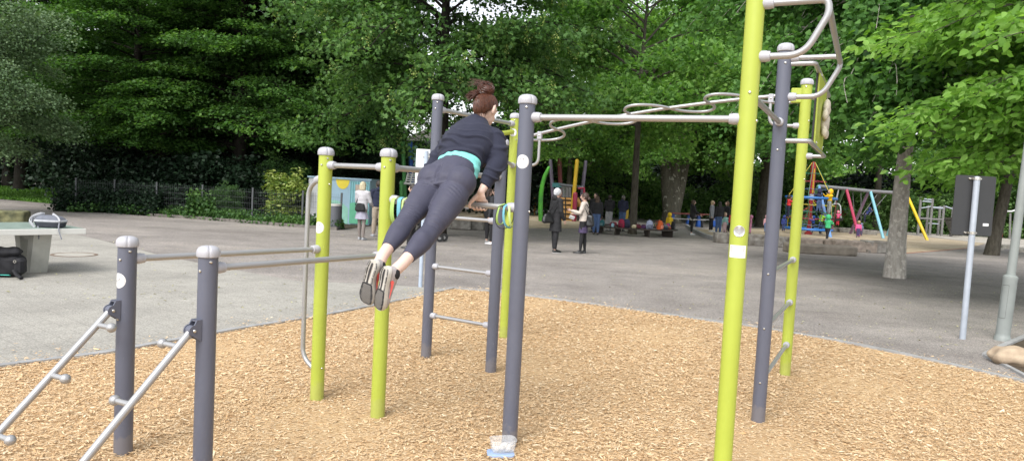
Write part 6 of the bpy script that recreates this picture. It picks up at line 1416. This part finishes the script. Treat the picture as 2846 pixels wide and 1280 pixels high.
# green bow post, orange posts and rope
gp = G(1503, 614); go = empty('bow_pole', gp, 'curved bright green pole left of the coloured climbing poles', 'pole'); mb = MB(gp); Yg = gp.y; pth = [AY(x, y, Yg) for x, y in ((1503, 614), (1502, 585), (1503, 545), (1507, 515), (1514, 489), (1525, 466))]; mb.tube(pth, [.13, .13, .13, .12, .11, .09], 12, round_ends=True); mb.build('pole', [M('fresh_green', (.09, .42, .02), .45, col2=(.04, .20, .04), scale=1.2)], go)
for i, x in enumerate((1485, 1437)):
    op = G(x, 596); mb = MB(op); mb.tube([op, op+V(.0, 0, 1.15)], .09, 10, round_ends=True); o = mb.build('wooden_post', [WOODO]); o.location = op; tag(o, ('orange wooden post left of the green bow pole', 'orange wooden post seen between the lime and the thick grey post')[i], 'post')
yp = G(1739, 632); mb = MB(yp); mb.tube([yp, yp+V(0, 0, .95)], .10, 12, round_ends=True); o = mb.build('bollard', [PYEL]); o.location = yp; tag(o, 'short yellow post left of the thin tree trunk', 'post')
# ------------------------------------------------------------------ play house left of the tall grey post
ph = Vector(G(1150, 617)); Yp = ph.y; pho = empty('play_tower', ph, 'play tower with green and blue poles and a striped roof behind the person', 'play tower')
def W3(x, y, dy=0.0): return AY(x, y, Yp+dy)
for a, b, r, m, dy in (((1128, 617), (1120, 397), .085, PGRN, 0), ((1149, 617), (1140, 396), .10, PBLU, .4), ((1154, 617), (1148, 440), .05, DRED, .8), ((1115, 617), (1116, 507), .09, PGRN, -.5), ((1205, 617), (1202, 395), .09, PGRN, .6)):
    mb = MB(ph); mb.tube([W3(*a, dy), W3(*b, dy)], r, 12, round_ends=True); mb.build('pole', [m], pho)
mb = MB(ph)
for i in range(6): y = 412+i*15; mb.ball(W3(1155, y, .2), .11, 8, 6)
mb.tube([W3(1155, 405, .2), W3(1156, 500, .2)], .05, 8); mb.build('toothed_pole', [M('mint_plastic', (.25, .48, .42), .5)], pho)
mb = MB(ph); A_, B_, C_, D_ = W3(1131, 388, -1), W3(1206, 388, -1), W3(1215, 348, .6), W3(1196, 356, .6); th = V(0, .0, .07); mb.rings([[A_, B_, C_, D_], [A_+th, B_+th, C_+th, D_+th]]); rf = mb.build('roof', [M('roof_boards', (.30, .28, .26), .7, var=.3, scale=3)], pho, smooth=False)
mb = MB(ph)
for i in range(6):
    t = i/5; p, q = A_.lerp(D_, t), B_.lerp(C_, t); mb.tube([p+V(0, -.05, -.02), q+V(0, -.05, -.02)], .035, 6)
mb.build('roof_batten', [M('batten_pale', (.55, .53, .50), .6)], rf)
mb = MB(ph); mb.tube([W3(1110, 509, -.4), W3(1163, 511, -.4)], .05, 8)
for i in range(5): mb.tube([W3(1128+i*1.5, 508-i*6, -.3), W3(1160-i*0.5, 509-i*6, -.3)], .028, 6)
for x in (1127, 1140, 1158): mb.tube([W3(x, 509, -.3), W3(x+7, 480, -.3)], .035, 6)
mb.build('white_ladder', [M('ladder_white', (.60, .60, .58), .5)], pho)
rp_ = G(1310, 622); mb = MB(rp_); pr = [AY(1240+i*12, 604+5*math.sin(math.pi*i/9), rp_.y) for i in range(10)]; mb.tube(pr, .10, 10); 
for q in (0, -1): mb.tube([Vector((pr[q].x, pr[q].y, 0)), pr[q]+V(0, 0, .2)], .09, 10)
o = mb.build('rope_barrier', [M('sisal', (.26, .19, .11), .9, var=.3, scale=30)]); o.location = rp_; tag(o, 'thick beige rope barrier strung low behind the gripping hand', 'rope')
# low stone wall behind the person
for i, (x, w) in enumerate(((1282, .85), (1313, .95), (1345, .8))): a = G(x, 637); rock('wall_stone', (a.x, a.y, 0), (w*.88, .5, .40), 30+i, STN, ('left stone of the low wall under the gripped bar', 'middle stone of the low wall under the gripped bar', 'right stone of the low wall beside the medium grey post')[i], rough=.05, group='low wall stones')
# ------------------------------------------------------------------ rope climber
rc = Vector((17.2, 40.6, 0)); ro = empty('rope_climber', rc, 'red masted rope climber with blue rings and coloured nets', 'rope climber')
RED = col('mast_red', (.28, .02, .02)); RBL = col('ring_blue', (.03, .17, .50))
mb = MB(rc); mb.lathe(rc, [(.22, 0), (.22, .12), (.12, .14), (.12, 2.0)], seg=20); mb.build('mast', [RED], ro)
mb = MB(rc); mb.lathe(rc, [(.10, 2.0), (.13, 2.0), (.13, 2.35), (.10, 2.35)], seg=20); mb.build('mast_joint', [GALV], ro)
mb = MB(rc); mb.lathe(rc, [(.14, 2.35), (.14, 4.0), (.08, 4.2)], seg=20); m2 = mb.build('upper_mast', [RED], ro)
mb = MB(rc); mb.box((rc.x, rc.y-.14, 3.1), (.07, .03, 1.4)); mb.build('yellow_stripe', [PYEL], m2)
def ring_(R_, z, r, m, n, z2=None): mb = MB(rc); mb.tube([(rc.x+R_*math.cos(a), rc.y+R_*math.sin(a), z) for a in [2*math.pi*k/40 for k in range(41)]], r, 8); return mb.build(n, [m], ro)
ring_(1.36, 2.12, .07, RBL, 'ring'); ring_(1.25, .32, .07, RBL, 'ring')
for j, (m, z, R_) in enumerate(((col('net_green', (.02, .16, .08)), 3.55, .45), (col('net_red', (.35, .03, .06)), 3.1, .75), (col('net_blue', (.05, .10, .22)), 2.65, 1.0), (col('net_yellow', (.50, .42, .02)), 1.75, 1.32), (col('net_green', (.02, .16, .08)), 1.35, 1.3), (col('net_red', (.35, .03, .06)), .95, 1.28), (col('net_blue', (.05, .10, .22)), .6, 1.26))):
    mb = MB(rc); n = 12
    mb.tube([(rc.x+R_*math.cos(2*math.pi*k/24)*(1 if k % 2 else .93), rc.y+R_*math.sin(2*math.pi*k/24)*(1 if k % 2 else .93), z-(.06 if k % 2 else 0)) for k in range(25)], .019, 6); mb.build('net_rope', [m], ro)
for k in range(12):
    a = 2*math.pi*k/12; ca, sa = math.cos(a), math.sin(a); mb = MB(rc); m = (col('net_green', 0), col('net_blue', 0), col('net_red', 0))[k % 3] if False else MATS['paint_net_'+('green', 'blue', 'yellow', 'red')[k % 4]]
    mb.tube([(rc.x+.1*ca, rc.y+.1*sa, 4.15), (rc.x+1.36*ca, rc.y+1.36*sa, 2.12)], .018, 6) if k % 2 == 0 else None
    mb.tube([(rc.x+1.36*ca, rc.y+1.36*sa, 2.12), (rc.x+1.30*math.cos(a+.1), rc.y+1.30*math.sin(a+.1), 1.2), (rc.x+1.25*ca, rc.y+1.25*sa, .32)], .015, 6); mb.tube([(rc.x+.17*ca, rc.y+.17*sa, .9+.1*k), (rc.x+1.3*ca, rc.y+1.3*sa, .95+.05*(k % 3))], .015, 6); mb.build('net_rope', [m], ro)
def kid_on(x, y_feet, Y, H, rz, lab, top, legs, **k):
    p = AY(x, y_feet, Y); o = make_person(lab, Vector((p.x, p.y, 0)), H, R(rz), top, legs, MATS['hair_dark'], BLS, child=True, vox=.02, zoff=p.z, **k); return o
up_arms = (((.12, .02, -.04), (.22, 0, .06)), ((.12, -.02, -.04), (.22, 0, .05))); sit = ((.20, .06), (.16, .05))
kid_on(2190, 606, 40.0, 1.35, 0, 'child in red jacket climbing on the left side of the rope climber', fc('red_jk', (.62, .03, .04)), DKN, arms=up_arms, hood='down')
kid_on(2274, 590, 39.3, 1.35, 100, 'child in navy hood hanging over the upper blue ring', fc('navy_jk', (.02, .022, .06)), JEAN, arms=up_arms, hood='up')
kid_on(2302, 596, 39.3, 1.45, 195, 'child in yellow jacket on the upper right of the rope climber', fc('sun_yellow', (.80, .48, .01)), fc('greytrous', (.22, .24, .25)), arms=up_arms, hood='up', lean=-.02)
kid_on(2279, 650, 39.6, 1.35, 20, 'child in dark clothes with neon vest inside the rope climber', fc('neon', (.30, .60, .05)), fc('darkleg', (.03, .04, .06)), arms=up_arms, hood='down')
kid_on(2258, 646, 40.2, 1.0, 180, 'child in blue crouching low inside the rope climber', fc('cobalt', (.03, .10, .42)), DKN, arms=up_arms, hood='up')
# ------------------------------------------------------------------ swings
sw0 = Vector((19.5, 43, 0)); swo = empty('swing_set', sw0, 'long swing set with slanting legs in green, pink, purple, blue and yellow', 'swing')
BE = M('beam_grey', (.20, .20, .21), .6, var=.1); tp = []
def legp_(top, foot, m, Yt): 
    f = G(*foot); t = AY(*top, Yt); mb = MB(sw0); mb.tube([t, f], .085, 10, round_ends=True); mb.build('leg', [m], swo); return t
SB = col('sky_blue', (.20, .44, .52)); PK = col('pink', (.42, .045, .10)); LIL = col('lilac', (.26, .17, .27)); LBL = col('pale_blue', (.16, .30, .58)); PG2 = col('leaf_green', (.09, .24, .12)); PY2 = col('signal_yellow', (.62, .44, .01))
ta = legp_((2276, 517), (2308, 659), LBL, 42.0); legp_((2274, 517), (2225, 642), col('pale_green', (.12, .3, .16)), 42.0)
tb_ = legp_((2352, 524), (2387, 656), PK, 42.6); legp_((2347, 524), (2299, 641), PG2, 42.6)
tc_ = legp_((2419, 531), (2455, 662), SB, 43.2); legp_((2414, 531), (2363, 649), LIL, 43.2)
td = legp_((2519, 537), (2577, 667), PY2, 43.8); legp_((2514, 537), (2465, 655), SB, 43.8)
mb = MB(sw0); mb.tube([ta, tb_, tc_, td], .10, 8); mb.build('beam', [BE], swo)
CH = M('chain', (.22, .22, .22), .5, metal=.5)
def swing(x0, x1, yt, sx, sy, lab_m, Yv, sl=(0, 0)):
    a, b = AY(x0, yt, Yv), AY(x1, yt+2, Yv); c = AY(sx-9, sy, Yv+sl[0]); d = AY(sx+9, sy+1, Yv+sl[0]); mb = MB(sw0); mb.tube([a, c], .018, 5); mb.tube([b, d], .018, 5); s_ = mb.build('chains', [CH], swo)
    mb = MB(sw0); mb.box((c+d)/2, (.5, .2, .05)); mb.build('swing_seat', [BLACK], s_)
swing(2370, 2393, 533, 2384, 612, None, 43.0); swing(2438, 2463, 540, 2406, 596, None, 43.3, (-.8, 0))
mb = MB(sw0); cx_ = AY(2325, 610, 42.4)
for x in (2311, 2337): mb.tube(smooth_path([AY(x, 606, 42.1), AY(x-1, 572, 42.2), AY(x+(6 if x < 2320 else -6), 566, 42.3), AY(2324, 566, 42.4)], .15, 4), .035, 6)
mb.tube([AY(2324, 566, 42.4), AY(2331, 527, 42.4)], .02, 5); mb.tube([AY(2320, 566, 42.4), AY(2330, 527, 42.4)], .02, 5); nb_ = mb.build('cradle_frame', [M('cradle_white', (.42, .43, .44), .4)], swo)
mb = MB(sw0); mb.loft([AY(2325, 606, 42.2), AY(2325, 613, 42.2)], [.42, .34], [.3, .26], (1, 0, 0), 16); mb.build('cradle', [BLACK], nb_)
kid_on(2327, 628, 42.0, .95, -100, 'child in pink and red seated in the cradle swing', fc('swing_pink', (.62, .10, .22)), fc('swing_red', (.42, .02, .04)), hood='up', arms=up_arms)
kid_on(2402, 618, 42.0, .95, 0, 'child in dark blue leaning forward on the swing between purple and blue legs', fc('swing_blue', (.02, .03, .13)), DKN, hood='up', arms=up_arms, lean=.25)
# small spring ride and bench behind the swings
sr = G(2357, 634); sro = empty('play_table', sr, 'small red and blue slide hut behind the pink swing leg', 'play equipment'); Ys = sr.y
mb = MB(sr); mb.box(AY(2343, 600, Ys), (.35, .35, .9)); mb.build('red_column', [col('column_red', (.26, .03, .02))], sro); mb = MB(sr); mb.tube([AY(2338, 583, Ys), AY(2364, 598, Ys)], .16, 8); mb.build('slide', [M('slide_steel', (.36, .36, .36), .4)], sro); mb = MB(sr); mb.box(AY(2350, 581, Ys), (.9, .5, .12)); mb.build('blue_platform', [PBLU], sro)
kid_on(2352, 604, Ys+.3, .95, 0, 'child in green jacket on the small slide hut', fc('jade', (.03, .35, .14)), DKN, hood='up', arms=up_arms)
mt = G(2362, 628); mo_ = empty('metal_table', mt, 'grey metal table and benches between the pink and purple swing legs', 'table'); mb = MB(mt); mb.box(mt+V(0, 0, .62), (1.3, .6, .06)); mb.build('table_top', [GALV], mo_)
for i in (-1, 1): mb = MB(mt); mb.box(mt+V(i*.45, 0, .3), (.14, .5, .6)); mb.build('leg', [GALV], mo_)
# red and blue picnic benches in front of the shrubs
for i, x in enumerate((1905, 1948)):
    a = G(x, 628); po = empty('picnic_table', a, ('picnic table with red board and blue supports left of the person at the kerb', 'picnic table with red board and blue supports right of the person at the kerb')[i], 'picnic table')
    mb = MB(a); mb.box(a+V(0, .1, .76), (2.1, .75, .06)); mb.build('table_top', [M('bench_red', (.14, .03, .025), .5)], po)
    for s in (-.8, .8): mb = MB(a); mb.box(a+V(s, .1, .37), (.22, .5, .74), taper=.6); mb.build('support', [PBLU], po)
    mb = MB(a); mb.box(a+V(0, -.6, .45), (2.1, .3, .05)); mb.build('seat', [M('bench_pale', (.25, .25, .25), .6)], po)
    for s in (-.85, .85): mb = MB(a); mb.box(a+V(s, -.6, .21), (.10, .25, .42)); mb.build('leg', [BLACK], po)
# ------------------------------------------------------------------ grey climbing frame at the right
cf_ = G(2600, 655); cfo = empty('parkour_frame', cf_, 'grey climbing frame of posts and platforms beyond the yellow swing leg', 'climbing frame'); Yf = cf_.y; PG = M('post_weathered', (.17, .165, .16), .7, var=.2); 
for x, yt, yb, dy in ((2556, 547, 655, 0), (2589, 551, 655, 0), (2579, 570, 652, 1.5), (2622, 571, 657, 0), (2612, 572, 652, 1.5), (2648, 574, 655, .8)):
    mb = MB(cf_); b = AY(x-6, yb, Yf+dy); mb.tube([(b.x, b.y, -.02), (b.x, b.y, AY(x, yt, Yf+dy).z)], .09, 10); mb.build('post', [PG], cfo)
for a, b, r, n, m in (((2556, 551), (2589, 555), .05, 'rail', GALV), ((2556, 558), (2589, 561), .05, 'rail', GALV), ((2554, 606), (2620, 610), .07, 'platform', PG), ((2580, 620), (2608, 622), .04, 'rail', GALV), ((2590, 576), (2620, 578), .07, 'rail', GALV), ((2560, 578), (2590, 573), .04, 'rail', GALV), ((2626, 573), (2650, 581), .05, 'rail', GALV)):
    mb = MB(cf_); mb.tube([AY(*a, Yf), AY(*b, Yf)], r, 8); mb.build(n, [m], cfo)
mb = MB(cf_)
for i in range(8): mb.tube([AY(2624+i*3, 604, Yf+.2), AY(2644+i*4, 655, Yf-.6)], .03, 5)
for i in range(5): mb.tube([AY(2626+i*5, 610+i*10, Yf), AY(2650+i*5, 608+i*11, Yf)], .03, 5)
mb.build('climbing_net', [ROPE], cfo)
# curved white rail on a post beside the lamp
wr_ = G(2806, 664); wo_ = empty('balance_rail', wr_, 'bowed white rail on a grey post beyond the lamp post', 'play equipment'); mb = MB(wr_); mb.tube([wr_, AY(2808, 592, wr_.y)], .07, 8); mb.build('post', [PG], wo_); mb = MB(wr_); mb.tube([AY(2786+i*5, 582+5*math.sin(math.pi*i/8), wr_.y) for i in range(9)], .06, 8); mb.build('rail', [M('rail_white', (.6, .6, .6), .5)], wo_)
# far fence behind the round bench
make_fence([G(1660, 602), G(1720, 604), G(1790, 606), G(1850, 608)], 1.1, 'thin grey park fence behind the round bench', dx=.30)
# stones along the sand pit
sp_ = [(2029, 676, 1.0, .42), (2062, 679, .85, .42), (2092, 681, .9, .42), (2124, 684, 1.05, .45), (2158, 686, .8, .42), (2196, 688, 1.0, .42), (2240, 691, 1.15, .42), (2285, 693, .9, .42), (2325, 696, .8, .42), (2362, 699, 1.05, .44), (2402, 701, .9, .42), (2440, 703, .9, .48)]
for i, (x, y, w, h) in enumerate(sp_):
    a = G(x, y); side_ = ('left of the tall lime post', 'just behind the tall lime post', 'between the lime and the grey post', 'between the lime and the grey post, next right', 'behind the tall grey post', 'between grey post and right lime post', 'right of the right lime post', 'second right of the right lime post', 'third right of the right lime post', 'with pale joint, fourth right of the right lime post', 'second from the mottled trunk', 'ending at the mottled trunk')[i]
    rock('border_stone', (a.x, a.y+.25, -.02), (w*1.12, .55, h), 50+i, STR_ if i in (6, 7, 8, 9, 10) else STN, 'sand pit border stone '+side_, rough=.05, group='border stones of the sand pit')
a = G(2290, 706); rock('step_stone', (a.x-.1, a.y+.1, -.02), (2.35, .75, .34), 77, M('stone_brown', (.22, .19, .155), .9, var=.35, scale=2, bump=.4, bscale=18), 'long flat brown stone lying in front of the sand pit border', rough=.07)
for i, (x, y, w) in enumerate(((2325, 644, 1.2), (2352, 646, 1.1), (2405, 651, 1.3))): a = G(x, y); rock('border_stone', (a.x, a.y, -.02), (w, .5, .32), 90+i, STN, ('far stone under the cradle swing', 'far stone left of the child in the pink jacket', 'far stone right of the child in the pink jacket')[i], rough=.06, group='border stones of the sand pit')
mb = MB(); strip(mb, [G(1908, 630), G(1930, 645), G(1958, 659), G(1990, 669), G(2012, 674)], .16, -.02, .16); tag(mb.build('kerb', [kc], smooth=False), kind='structure')
mb = MB(); strip(mb, [G(2513, 704), G(2600, 697), G(2690, 689)], .10, -.02, .012); tag(mb.build('kerb', [M('brick_edge', (.34, .17, .11), .9, var=.2)], smooth=False), kind='structure')
